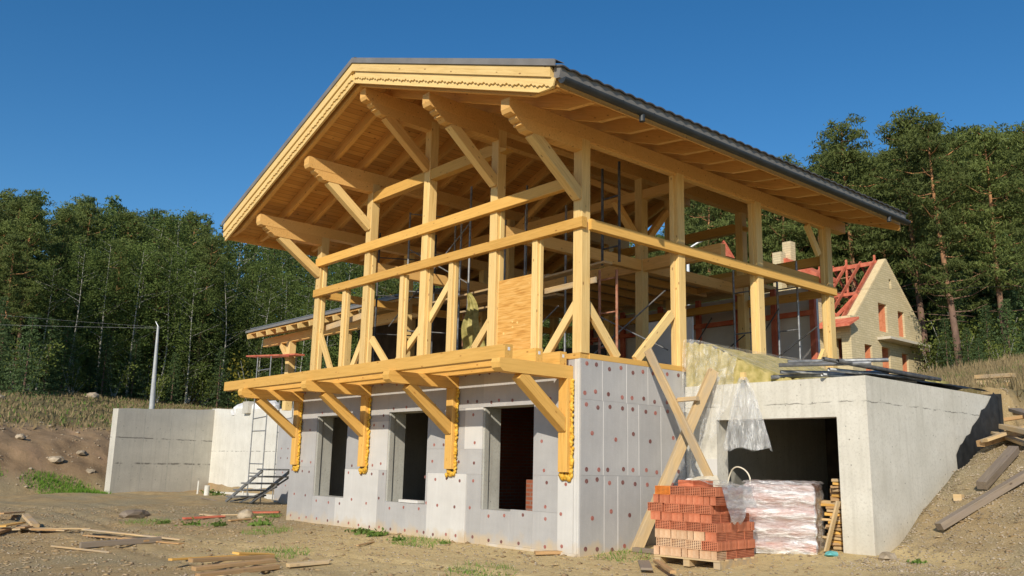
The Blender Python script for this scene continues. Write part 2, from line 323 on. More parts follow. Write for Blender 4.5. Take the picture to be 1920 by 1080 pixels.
# ------------------------------------------------------------------ terrain
AX,AY=-24.95,0.62   # near end of the grey wall
BX,BY=-26.6,5.0     # inner corner of the two walls
def terrain(x,y):
    x=np.asarray(x,float);y=np.asarray(y,float)
    # right hand bank and land behind the house
    ye=y+0.35*np.clip(x-3.6,0,5)
    right=np.interp(ye,[-12,-6,0,1.2,2.6,3.1,3.6,5.7,7.2,8.5,12,30,45,60,100,300],[-.25,-.15,.02,.09,.2,.5,.8,1.75,2.15,2.45,2.95,5.6,7.9,10.2,13,24])
    back=np.interp(y,[7.55,7.8,12,30,45,60,100,300],[.2,3.0,3.1,5.6,7.9,10.2,13,24])
    front=np.interp(y,[-12,-6,0,1.2,2.6,9],[-.25,-.15,.02,.09,.2,.2])
    wl=sm(3.36,3.7,x)
    # left of the house
    s=(x-AX)*(-(BY-AY))+(y-AY)*(BX-AX); s=s/np.hypot(BX-AX,BY-AY)*1.0
    L=np.hypot(BX-AX,BY-AY)
    s=((x-AX)*(-(BY-AY))+(y-AY)*(BX-AX))/L
    bank=np.interp(s,[-.3,.1,.8,3,6,9,20,35,45,80,300],[-1,.0,.5,1.9,2.7,3.1,4.4,6.0,7,10,24])
    s2=y-BY
    behind=np.interp(s2,[-0.02,.22,3,20,60,100,300],[-1,2.85,3.0,5.0,9.0,11.5,24])
    flatl=.0+.004*np.clip(-x-5,0,30)
    pit=np.maximum(np.maximum(bank,behind),flatl)
    # the bank eases down towards the near left
    front_l=front*sm(-16,-9.6,x)+flatl*(1-sm(-16,-9.6,x)); pit=np.maximum(np.maximum(bank,behind),front_l)
    z=np.where(x<-9.6,pit,np.where(x>3.6,right,right*wl+(1-wl)*np.where(y>7.55,back,front)))
    return z
def tz(x, y): return float(terrain(x, y))
def axis(parts):
    o = []
    for a, b, st in parts: o += list(np.arange(a, b - 1e-6, st))
    return np.array(sorted(set(np.round(o + [parts[-1][1]], 4))))
GX = axis([(-300, -120, 15), (-120, -60, 4), (-60, -30, 1), (-30, -24, .25), (-24, -12, .4), (-12, -9, .15), (-9, 12, .13), (12, 30, 1), (30, 150, 10)])
GY = axis([(-60, -14, 4), (-14, 3.0, .13), (3.0, 9, .16), (9, 14, .5), (14, 60, 1), (60, 120, 4), (120, 320, 20)])
XX, YY = np.meshgrid(GX, GY); ZZ = terrain(XX, YY)
def fbm(x, y, s, o=3): return noise.fractal(Vector((x * s, y * s, 3.1)), 1.0, 2.0, o)
nz = np.array([fbm(x, y, .9, 5) for x, y in zip(XX.ravel(), YY.ravel())]).reshape(XX.shape)
nb = np.array([fbm(x, y, .12, 3) for x, y in zip(XX.ravel(), YY.ravel())]).reshape(XX.shape)
rut = np.zeros_like(ZZ)
for ox_, dp in ((0, 1), (1.5, 1), (3.4, .6), (4.7, .6)):
    dd = (YY + 4.4 - ox_ * .9) - (.10 * (XX + 4) + .35 * np.sin(XX * .45 + ox_)); rut += -dp * .045 * np.exp(-(dd / .13) ** 2) + dp * .022 * np.exp(-((np.abs(dd) - .28) / .10) ** 2)
ZZ = ZZ + rut * ((XX < 8) & (XX > -18) & (YY < -.8))
slope_near = np.clip((ZZ - .35) / .8, 0, 1)
far = sm(12, 60, np.hypot(XX - 9.8, YY + 9.9))
ZZ = ZZ + nz * (.022 + .07 * slope_near + .10 * far) + nb * .35 * sm(30, 60, np.hypot(XX - 9.8, YY + 9.9)) * (ZZ > 2.5)
ZZ = np.where((XX > -9.6) & (XX < .3) & (YY > -.5) & (YY < .1), np.minimum(ZZ, .02), ZZ)
nv = XX.size; vv = np.stack([XX.ravel(), YY.ravel(), ZZ.ravel()], 1); ny, nx = XX.shape
ii = (np.arange(ny - 1)[:, None] * nx + np.arange(nx - 1)[None, :]).ravel(); ff = np.stack([ii, ii + 1, ii + 1 + nx, ii + nx], 1)
def npmesh(name, v, f, mats, smooth=False):
    me = bpy.data.meshes.new(name); k = f.shape[1]
    me.vertices.add(len(v)); me.vertices.foreach_set('co', v.astype(np.float32).ravel())
    me.loops.add(f.size); me.loops.foreach_set('vertex_index', f.astype(np.int32).ravel())
    me.polygons.add(len(f)); me.polygons.foreach_set('loop_start', np.arange(0, f.size, k, dtype=np.int32)); me.polygons.foreach_set('loop_total', np.full(len(f), k, np.int32))
    if smooth: me.polygons.foreach_set('use_smooth', np.ones(len(f), bool))
    for q in mats: me.materials.append(M[q])
    me.update(calc_edges=True); me.validate(); return me
def ground_mat():
    M_, t, b = mat('building_site_ground', .95, .12)
    at = N(t, 'ShaderNodeAttribute', attribute_name='cover'); sc = N(t, 'ShaderNodeSeparateColor'); t.links.new(at.outputs['Color'], sc.inputs[0])
    v = coords(t, (1, 1, 1)); n1 = noi(t, v, .45, 6, .6); n2 = noi(t, v, 5, 6, .7); n3 = noi(t, v, 38, 4, .7)
    soil = ramp(t, noi(t, v, 3.1, 8, .75), [(.3, (.31, .215, .105)), (.55, (.48, .345, .175)), (.75, (.61, .455, .25))])
    gravel = ramp(t, n3, [(.3, (.22, .18, .105)), (.55, (.37, .305, .185)), (.72, (.60, .51, .35))])
    c = mix(t, ramp(t, n1, [(.38, (0, 0, 0)), (.60, (1, 1, 1))]), gravel, soil)
    sand = ramp(t, n2, [(.3, (.60, .45, .21)), (.7, (.76, .60, .32))])
    c = mix(t, sc.outputs['Blue'], c, sand)
    clay = ramp(t, noi(t, v, .8, 7, .7), [(.32, (.20, .13, .075)), (.5, (.33, .22, .125)), (.68, (.42, .27, .16))]); c = mix(t, sc.outputs['Red'], c, clay)
    gr = ramp(t, n2, [(.3, (.12, .105, .04)), (.6, (.22, .175, .085)), (.8, (.32, .24, .13))]); c = mix(t, sc.outputs['Green'], c, gr)
    vo = N(t, 'ShaderNodeTexVoronoi'); vo.inputs['Scale'].default_value = 19; t.links.new(v, vo.inputs['Vector'])
    chip = ramp(t, vo.outputs['Distance'], [(.12, (1, 1, 1)), (.2, (0, 0, 0))]); selc = ramp(t, vo.outputs['Color'], [(.72, (0, 0, 0)), (.75, (1, 1, 1))])
    c = mix(t, mix(t, 1., chip, selc, 'MULTIPLY'), c, (.52, .46, .36))
    dk = noi(t, v, 9, 7, .8); c = mix(t, ramp(t, dk, [(.34, (.38, .38, .38)), (.48, (0, 0, 0))]), c, (.20, .15, .085)); lt = noi(t, v, 23, 5, .8); c = mix(t, ramp(t, lt, [(.60, (0, 0, 0)), (.72, (.65, .65, .65))]), c, (.62, .54, .40))
    t.links.new(c, b.inputs['Base Color'])
    ad = N(t, 'ShaderNodeMath', operation='ADD'); t.links.new(n2, ad.inputs[0]); t.links.new(n3, ad.inputs[1])
    ad2 = N(t, 'ShaderNodeMath', operation='ADD'); t.links.new(ad.outputs[0], ad2.inputs[0]); t.links.new(noi(t, v, 14, 6, .8), ad2.inputs[1]); bump(t, b, ad2.outputs[0], .6, .05); return M_
M['ground'] = ground_mat()
gme = npmesh('ground', vv, ff, ['ground'], True)
X_, Y_, Z_ = vv.T
dcam = np.hypot(X_ - 9.8, Y_ + 9.9); n1 = nb.ravel(); n2_ = nz.ravel()
green = np.where(Z_ > 2.6, 1., 0) * sm(2.35, 2.9, Z_ + n2_ * .35) * np.where(X_ > 3, sm(7.3, 9, Y_), 1)
sand = np.clip(sm(-6.2, -2.2, Y_ + n2_ * 1.2) * sm(-9, -3.5, X_) * (Y_ < 6) * sm(6, 3.4, X_), 0, 1) * (Z_ < .35)
clay = sm(.25, .9, Z_) * sm(3.4, 2.2, Z_) * (X_ < -20) * .9 + .55 * sm(.1, .35, n1 + n2_ * .3) * (X_ < 2) * (Z_ < .3) * .8
ca = gme.color_attributes.new('cover', 'FLOAT_COLOR', 'POINT')
ca.data.foreach_set('color', np.stack([np.clip(clay, 0, 1), green, sand * .9, np.ones(nv)], 1).astype(np.float32).ravel())
g = link('ground', gme); tag(g, kind='structure')

# ------------------------------------------------------------------ main timber house
H = thing('timber_house', 'large unfinished timber frame house on a foam board covered basement', 'house')
ZR, SR, SL = 8.65, .36, .378
def zru(x): return ZR - (SR * (x + 4.5) if x > -4.5 else SL * (-4.5 - x))
RX0, RX1 = -10.3, 1.27; Y0, Y1 = -1.83, 8.72
PX = [-.1, -2.3, -4.5, -6.7, -8.9]
# basement wall core with window openings
wins = [(-8.47, -7.10), (-5.49, -4.11), (-2.44, -1.09)]; WZ0, WZ1 = .61, 2.375
bw = MB(); xs = [-9.6] + [a for w in wins for a in w] + [-.06]
for i in range(0, len(xs), 2): bw.box((xs[i], .06, -.4), (xs[i + 1], .42, 3.05))
for a, b_ in wins:
    bw.box((a, .06, -.4), (b_, .42, WZ0)); bw.box((a, .06, WZ1), (b_, .42, 3.05))
bw.box((-.40, .42, -.4), (-.06, 7.6, 3.05)); bw.box((-9.6, .42, -.4), (-9.3, 7.6, 3.05)); bw.box((-9.6, 7.6, -.4), (-.06, 7.9, 3.05))
W_ = bw.build('basement_wall', 'jamb', H, (0, 0, 0))
inner = MB(); inner.box((-9.3, 4.6, -.3), (-.4, 4.85, 2.95)); inner.box((-2.37, 1.0, -.3), (-1.5, 1.3, 1.12)); inner.box((-3.6, 2.6, -.3), (-3.3, 4.6, 2.8)); inner.box((-6.4, 2.6, -.3), (-6.1, 4.6, 2.8)); inner.build('inner_brick_wall', 'rbrick', H, (0, 0, 0))  # low pier added and cut short to shape the sunlit patch in a window
sl_ = MB(); sl_.box((-9.3, .42, 2.8), (-.4, 7.6, 3.05)); sl_.build('floor_slab', 'dark', H, (0, 0, 0))
gf = MB(); gf.box((-9.3, .42, -.2), (-.4, 7.6, .12)); gf.build('basement_floor', 'dark', H, (0, 0, 0))
def dowels(b, pts, ax, off):
    for a, z in pts:
        mi = 1 if rng.random() < .5 else 2
        if ax == 'y': b.disc((a, off, z), (0, -1, 0), .029, mi)
        else: b.disc((off, a, z), (1, 0, 0), .036, mi)
def jit(s=.03): return rng.uniform(-s, s)
def sheet(x0, x1, z0, z1, mname='ins', proud=0, rows=None):
    b = MB(); y = -proud; e = .0012
    b.box((x0 + e, y, z0 + e), (x1 - e, .062, z1 - e))
    pts = []; w = x1 - x0; h = z1 - z0
    nx_ = max(1, round(w / .42))
    for zz in ([z0 + .10, z1 - .10] if h > .5 else [z0 + h / 2]):
        for k in range(nx_): pts.append((x0 + w * (k + .5) / nx_ + jit(.07), zz + jit(.03)))
    if h > 1: pts += [(x0 + w * .28 + jit(), z0 + h * .5 + jit(.06)), (x0 + w * .72 + jit(), z0 + h * .48 + jit(.06))][:2 if w > .7 else 1]
    dowels(b, [p for p in pts], 'y', y); b.build('foam_board', [mname, 'dowel', 'dowel2'], W_, (x0, y, z0))
S = sheet
S(-9.66, -8.47, 0, 1.24); S(-9.66, -8.47, 1.24, 3.06)
S(-8.47, -7.45, 0, .61, 'ins'); S(-7.45, -7.10, 0, .61, 'insl', .003)
S(-8.47, -7.1, 2.375, 3.06)
S(-7.10, -5.77, 0, 1.22, 'insl', .006); S(-5.77, -5.49, 0, 1.22)
S(-7.10, -6.2, 1.22, 2.2); S(-6.2, -5.49, 1.22, 2.2, 'insl', .002); S(-7.10, -6.0, 2.2, 3.06); S(-6.0, -5.49, 2.2, 3.06)
S(-5.49, -4.11, 0, .61); S(-5.49, -4.11, 2.375, 3.06)
S(-4.11, -4.02, 0, 1.20); S(-4.02, -2.85, 0, 1.20, 'insl', .02); S(-2.85, -2.44, 0, 1.20)
S(-4.11, -2.44, 1.2, 1.64); S(-4.11, -2.95, 1.64, 2.375); S(-2.95, -2.44, 1.64, 2.375, 'insl', .002); S(-4.11, -3.1, 2.375, 3.06); S(-3.1, -2.44, 2.375, 3.06)
S(-2.44, -1.64, 0, .61); S(-1.64, -1.09, .0, .645); S(-2.44, -1.8, 2.375, 3.06); S(-1.8, -.47, 2.375, 3.06)
S(-1.09, -.47, .645, 1.22); S(-1.09, -.47, .0, .645); S(-1.09, -.47, 1.22, 2.375)
S(-.47, -.13, .06, 1.22, 'insl', .03); S(-.47, -.06, 1.22, 3.06)
eb = MB(); eb.box((-.125, -.012, .0), (-.062, .05, 3.06)); eb.box((-.06, .0, .0), (-.03, .05, 3.06)); eb.build('foam_board', ['insl'], W_, (-.12, 0, 0))
def sheetR(y0, y1, z0, z1, proud=0):
    b = MB(); e = .0012; b.box((-.058, y0 + e, z0 + e), (proud, y1 - e, z1 - e)); w = y1 - y0; h = z1 - z0; pts = []
    k_ = max(1, round(w / .33))
    for zz in (z0 + .1, z1 - .1):
        for k in range(k_): pts.append((y0 + w * (k + .5) / k_ + jit(.05), zz + jit(.04)))
    if h > 1: pts.append((y0 + w * .5, z0 + h * .5 + jit(.1)))
    dowels(b, pts, 'x', proud); b.build('foam_board', ['ins', 'dowel', 'dowel2'], W_, (proud, y0, z0))
for a, b_ in ((.001, .5), (.5, 1.08), (1.08, 1.62), (1.62, 2.60)): sheetR(a, b_, 2.42, 3.07, .0)
for a, b_ in ((.001, .52), (.52, 1.1), (1.1, 1.38), (1.38, 1.95), (1.95, 2.60)): sheetR(a, b_, 1.24, 2.42, .002 if a == .52 else 0)
for a, b_ in ((.001, .54), (.54, .86), (.86, 1.41), (1.41, 2.1), (2.1, 2.60)): sheetR(a, b_, .02, 1.24, .003 if a == .86 else 0)
for y_, z0_, z1_ in ((.5, 2.42, 3.06), (1.08, 2.42, 3.06), (1.62, 2.42, 3.06), (.52, 1.25, 2.41), (1.1, 1.25, 2.41), (1.38, 1.25, 2.41), (1.95, 1.25, 2.41), (.54, .03, 1.23), (.86, .03, 1.23), (1.41, .03, 1.23), (2.1, .03, 1.23)):
    b = MB(); b.box((-.02, y_ - .005, z0_), (.0045, y_ + .005, z1_)); b.build('joint_seam', 'insl', W_, (0, y_, z0_))
# window reveals lined with old formwork strips
for a, b_ in wins:
    st = MB(); st.box((a - .006, .03, WZ0), (a + .035, .13, WZ1 - .02)); st.build('reveal_strip', 'jamb', W_, (a, 0, WZ0))
sb = MB(); sb.box((-5.0, .0, .618), (-4.35, .16, .67)); tag(sb.build('foam_offcut', 'insl'), 'white foam offcut lying on the sill of the middle basement window', 'foam board')
# concrete footing strip in front of the corner
ft = MB(); ft.box((-2.2, -.05, -.3), (-.03, -.0045, .06)); ft.build('footing', 'insl', W_, (-1, 0, 0))
# plates
beam('sill_plate', (-9.66, .1, 3.113), (-.02, .1, 3.113), .2, .095, 'rail', H); beam('sill_plate', (-.1, .2, 3.116), (-.1, 7.95, 3.116), .2, .095, 'rail', H)
# gable frame, front and rear
def gable(y, front):
    s = -1 if front else 1
    for x in PX:
        beam('post', (x, y, 3.16), (x, y, zru(x) - .22), .2, .2, 'post', H)
        if front and x < -.5:
            for q0, q1 in ((3.16, 5.215), (5.395, 5.95)): beam('batten', (x + .118, y + .02, q0), (x + .118, y + .02, q1), .036, .10, 'post', H)
    yy = y + s * .10
    beam('rail', (-8.98, yy, 5.305), (-.02 if not front else .06, yy, 5.305), .12, .178, 'rail', H)
    beam('rail', (-8.95, yy, 6.053), (-.21, yy, 6.053), .12, .205, 'rail', H)
    cb = MB(); cb.prism([(-7.0, 7.10), (-2.0, 7.10), (-2.0, 7.14), (-2.5, 7.32), (-6.5, 7.32), (-7.0, 7.14)], y - .08, y + .08)
    cb.build('collar_beam', 'rail', H)
gable(.1, True); gable(7.85, False)
for x in (-1.15, -3.57, -5.27, -7.62):
    beam('stud', (x, .075, 3.16), (x, .075, 5.215), .13, .15, 'post', H); beam('batten', (x + .083, .09, 3.16), (x + .083, .09, 5.215), .036, .08, 'post', H)
# right side frame
for y in (2.6, 5.12, 7.85):
    if y < 7.8: beam('post', (-.1, y, 3.16), (-.1, y, zru(-.1) - .2), .2, .2, 'post', H)
    beam('batten', (-.12, y - .118, 3.16), (-.12, y - .118, 5.21), .09, .036, 'post', H); beam('batten', (-.12, y - .118, 5.4), (-.12, y - .118, 6.74), .09, .036, 'post', H)
beam('rail', (0.0, .165, 5.305), (0.0, 7.98, 5.305), .12, .178, 'rail', H)
beam('plate', (-.1, .2, 6.77), (-.1, 7.75, 6.77), .13, .075, 'purlin', H)
beam('rail', (-.28, 5.25, 5.52), (-.28, 7.75, 5.52), .12, .26, 'rail', H)
# left side frame
for y in (2.6, 5.12): beam('post', (-8.9, y, 3.16), (-8.9, y, zru(-8.9) - .2), .2, .2, 'post', H)
beam('rail', (-8.96, .2, 5.305), (-8.96, 7.75, 5.305), .12, .178, 'rail', H)
# purlins with carved ends, one corbel layer below
for i, x in enumerate(PX):
    zt = zru(x) - .012; w = .1
    zt -= .036 if i != 2 else .02
    pb = MB(); e = 8.6
    pb.prism([(-1.62, zt), (-1.62, zt - .17), (-1.59, zt - .235), (-1.53, zt - .25), (e, zt - .25), (e, zt)][::-1], x - w - .004, x + w + .004, plane='yz'); pb.build('purlin', 'purlin', H)
    cz = zt - .25; cb = MB()
    prof = [(-1.46, cz), (-1.46, cz - .05), (-1.40, cz - .085), (-1.36, cz - .085), (-1.36, cz - .13), (-1.30, cz - .135), (-1.24, cz - .19), (-1.10, cz - .2), (-.9, cz - .2), (-.1, cz - .2 + (.0 if i not in (0, 4) else 0)), (0.0, cz - .2), (0, cz)]
    cb.prism(prof[::-1], x - w + .003, x + w - .003, plane='yz'); cb.build('corbel', 'purlin', H)
    zc = cz - .2; zb = {0: 5.68, 1: 6.42, 2: 7.26, 3: 6.42, 4: 5.67}[i]
    beam('brace', (x, -1.06, zc + .03), (x, .02, zb + .10), .17, .19, 'purlin' if i == 2 else 'post', H)
    if i in (1, 3): beam('post', (x, 4.15, 3.16), (x, 4.15, zt - .25), .2, .2, 'post', H)
for x in (-2.3, -6.7):
    beam('tie_beam', (x, .2, 5.62), (x, 7.75, 5.62), .16, .24, 'purlin', H)
beam('brace', (-2.3, 3.3, 6.9), (-2.3, 4.1, 6.1), .14, .14, 'purlin', H); beam('brace', (-2.3, 5.0, 7.0), (-2.3, 4.2, 6.1), .14, .14, 'purlin', H)
beam('tie_beam', (-8.8, 4.15, 5.62), (-.2, 4.15, 5.62), .16, .26, 'purlin', H); beam('tie_beam', (-8.8, 4.15, 7.2), (-.6, 4.15, 7.2), .14, .2, 'purlin', H)
beam('strut', (-6.5, 4.15, 7.2), (-4.6, 4.15, 8.2), .12, .14, 'purlin', H); beam('strut', (-2.5, 4.15, 7.2), (-4.4, 4.15, 8.2), .12, .14, 'purlin', H)
# mezzanine floor at the back with joists
mz = MB(); mz.box((-8.7, 4.3, 5.75), (-2.4, 7.7, 5.80)); mz.build('mezzanine_deck', 'board', H)
for k in range(9): beam('joist', (-8.2 + k * .7, 4.25, 5.66), (-8.2 + k * .7, 7.72, 5.66), .07, .16, 'purlin', H)
# roof
yr = [-1.66 + .715 * k for k in range(15)]
def rafter(y, side, h=.245, name='rafter', wd=.085):
    b = MB()
    if side > 0:
        xe = 1.17; z = lambda x: zru(x)
        prof = [(-4.5, z(-4.5)), (.62, z(.62)), (xe, z(xe) + .14), (xe, z(xe) + h), (-4.5, z(-4.5) + h)]
    else:
        xe = -10.2; z = lambda x: zru(x)
        prof = [(-4.5, z(-4.5)), (-4.5, z(-4.5) + h), (xe, z(xe) + h), (xe, z(xe) + .14), (-9.6, z(-9.6))]
    o = (-4.5, y, z(-4.5)); ang = math.atan(SR if side > 0 else SL) * side
    rot = Matrix.Rotation(ang, 4, 'Y'); b.prism([p for p in prof], y - wd / 2, y + wd / 2)
    inv = (Matrix.Translation(o) @ rot).inverted(); b.v = [tuple(inv @ Vector(p)) for p in b.v]
    link(name, b.mesh(name, 'rafter'), H, Matrix.Translation(o) @ rot)
for y in yr:
    rafter(y, 1); rafter(y, -1)
# soffit boards (local x along slope)
for side, xe, s in ((1, 1.2, SR), (-1, -10.25, SL)):
    ang = math.atan(s) * side; o = Vector((-4.5, 0, zru(-4.5) + .247)); L = (abs(xe + 4.5)) / math.cos(math.atan(s))
    b = MB(); b.box((0 if side > 0 else -L, Y0 + .04, 0), (L if side > 0 else 0, Y1, .022)); link('soffit', b.mesh('soffit', 'soffit'), H, Matrix.Translation(o) @ Matrix.Rotation(ang, 4, 'Y'))
    b = MB(); b.box((0 if side > 0 else -L + .1, Y0 + .06, .026), (L - .1 if side > 0 else 0, Y1 - .02, .16)); link('roof_insulation', b.mesh('roof_insulation', 'dark'), H, Matrix.Translation(o) @ Matrix.Rotation(ang, 4, 'Y'))
    # eave fascia
    zt = zru(xe) + .245
    eb_ = MB(); eb_.box((xe, Y0 + .05, zt - .10), (xe + .025, Y1, zt + .14)) if side > 0 else eb_.box((xe - .025, Y0 + .05, zt - .16), (xe, Y1, zt + .16))
    eb_.build('eave_board', 'rafter', H)
    # tile sheet with waves and steps
    ys = np.arange(Y0 - .02, Y1 + .04, .03); xs_ = np.linspace(-4.5, xe + .205 * side, 27)
    gx, gy = np.meshgrid(xs_, ys); zz = np.array([zru(a) for a in xs_])[None, :] + .445 + .032 * np.abs(np.sin(np.pi * gy / .24)) ** .7
    zz = zz - .012 * (np.arange(len(xs_)) % 2)[None, :]
    n0 = gx.size; v0 = np.stack([gx.ravel(), gy.ravel(), zz.ravel()], 1); v1 = v0.copy(); v1[:, 2] -= .03
    ny_, nx2 = gx.shape; q = (np.arange(ny_ - 1)[:, None] * nx2 + np.arange(nx2 - 1)[None, :]).ravel(); top = np.stack([q, q + 1, q + 1 + nx2, q + nx2], 1)
    edge = []
    for r_ in range(ny_ - 1): edge += [(r_ * nx2 + nx2 - 1, r_ * nx2 + nx2 - 1 + n0, (r_ + 1) * nx2 + nx2 - 1 + n0, (r_ + 1) * nx2 + nx2 - 1)]
    for c_ in range(nx2 - 1): edge += [(c_, c_ + n0, c_ + 1 + n0, c_ + 1)]
    me = npmesh('tile_sheet', np.vstack([v0, v1]), np.vstack([top, top[:, ::-1] + n0, np.array(edge)]), ['tile'], False); link('tile_sheet', me, H)
# eave drip flashing (right) and gutters
fl = MB(); ze = zru(1.29) + .445
fl.prism([(1.228, ze - .17), (1.34, ze - .185), (1.375, ze - .03), (1.36, ze - .005), (1.228, ze + .03)], Y0, Y1); fl.build('drip_flashing', 'metal', H)
def gutter(xc, zc):
    b = MB(); n = 12; r0 = .075; prof = [(xc + r0 * math.cos(math.pi + math.pi * k / n), zc + r0 * math.sin(math.pi + math.pi * k / n)) for k in range(n + 1)]
    prof += [(xc + (r0 - .012) * math.cos(-math.pi * k / n), zc + (r0 - .012) * math.sin(-math.pi * k / n)) for k in range(n + 1)]
    b.prism(prof, Y0 + .02, Y1); gt = b.build('gutter', 'dmetal', H); b2 = MB()
    b2.prism([(xc + r0 * math.cos(math.pi + math.pi * k / n), zc + r0 * math.sin(math.pi + math.pi * k / n)) for k in range(n + 1)], Y0 + .005, Y0 + .02); b2.build('gutter_end', 'dmetal', gt)
    for y in (-.10, 7.85):
        if xc > 0:
            b3 = MB(); b3.tube([(xc, y, zc - .06), (xc, y, zc - .17)], .045, 14); b3.build('outlet', 'dmetal', gt)
    for y in np.arange(Y0 + .5, Y1, .72):
        if xc > 0: b4 = MB(); b4.box((xc - .085, y - .012, zc - .003), (xc + .08, y + .012, zc + .004)); b4.build('gutter_bracket', 'dmetal', gt)
gutter(1.395, zru(1.3) + .235); gutter(-10.42, zru(-10.3) + .36)
# verge boards with scalloped strip and metal verge flashing
def verge(y, s):
    # s -1 front
    def quadstrip(name, m_, d0, d1, ya, yb, x0=RX0, x1=RX1, off=0):
        b = MB(); y0, y1 = sorted((ya, yb))
        top = [(x0, zru(x0) + d0), (-4.5, ZR + d0), (x1, zru(x1) + d0)]
        for (xa, za), (xb, zb) in zip(top, top[1:]):
            b.prism([(xa, za), (xb, zb), (xb, zb + d1 - d0), (xa, za + d1 - d0)][::-1], y0, y1)
        o = (-4.5, y0, ZR); b.v = [tuple(Vector(p) - Vector(o)) for p in b.v]; return link(name, b.mesh(name, m_), H, Matrix.Translation(o))
    return quadstrip
vq = verge(Y0, -1)
def vboard(name, m_, d0, d1, y0, y1, xl=RX0 + .06, xr=RX1 - .06, cut=0):
    for side in (1, -1):
        xe = xr if side > 0 else xl; s = SR if side > 0 else SL; ang = math.atan(s) * side
        b = MB()
        if cut and side > 0: prof = [(-4.5, ZR + d1), (xe - .3, zru(xe - .3) + d1), (xe, zru(xe) + d1 + .09), (xe, zru(xe) + d0), (-4.5, ZR + d0)]
        else: prof = [(-4.5, ZR + d1), (xe, zru(xe) + d1), (xe, zru(xe) + d0), (-4.5, ZR + d0)]
        if side < 0: prof = prof[::-1]
        b.prism(prof, y0, y1); o = Matrix.Translation((-4.5, 0, ZR)) @ Matrix.Rotation(ang, 4, 'Y'); inv = o.inverted(); b.v = [tuple(inv @ Vector(p)) for p in b.v]
        link(name, b.mesh(name, m_), H, o)
vboard('verge_board', 'post', .41, .03, Y0 + .001, Y0 + .045, cut=1)
vboard('verge_board', 'post', .425, .265, Y0 - .06, Y0 - .0)
def scallop():
    for side in (1, -1):
        xe = RX1 - .075 if side > 0 else RX0 + .075; s = SR if side > 0 else SL; ang = math.atan(s) * side; ca_ = math.cos(math.atan(s))
        L = abs(xe + 4.5) / ca_; n = int(L / .0225); x = np.linspace(0, L, n); p = .30
        ph = (x % p) / p; d = .03 + .03 * np.abs(2 * ph - 1) + .012 * np.cos(ph * 6 * np.pi); vs_ = []; fs = []
        top, ya, yb = .262, Y0 - .028, Y0 - .0015
        for i in range(n):
            X = x[i] * side
            for yy_, z in ((ya, top), (ya, .175 - d[i]), (yb, .175 - d[i]), (yb, top)): vs_.append((X, yy_, z * ca_))
        for i in range(n - 1):
            for k in range(4): q = (i * 4 + k, i * 4 + (k + 1) % 4, i * 4 + 4 + (k + 1) % 4, i * 4 + 4 + k); fs.append(q if side > 0 else q[::-1])
        fs += [(0, 3, 2, 1), ((n - 1) * 4, (n - 1) * 4 + 1, (n - 1) * 4 + 2, (n - 1) * 4 + 3)]
        b = MB(); b.add(vs_, fs); link('scalloped_board', b.mesh('scalloped_board', 'post'), H, Matrix.Translation((-4.5, 0, ZR)) @ Matrix.Rotation(ang, 4, 'Y'))
scallop()
vboard('verge_flashing', 'metal', .535, .432, Y0 - .085, Y0 - .065, RX0 - .02, RX1 + .06)
vboard('verge_flashing', 'metal', .538, .53, Y0 - .084, Y0 + .12, RX0 - .02, RX1 + .05)
vboard('verge_board', 'rafter', .42, .03, Y1 + .001, Y1 + .04)
rc = MB(); rc.tube([(-4.5, Y0 - .03, ZR + .50), (-4.5, Y1 + .05, ZR + .50)], .07, 10); rc.build('ridge_cap', 'tile', H)
# loose battens on the ridge
tag(beam('loose_batten', (-1.7, 2.6, 7.98), (-.9, 3.1, 8.18), .04, .05, 'grey_board'), 'thin dark batten sticking up above the roof edge near the right corner', 'batten')
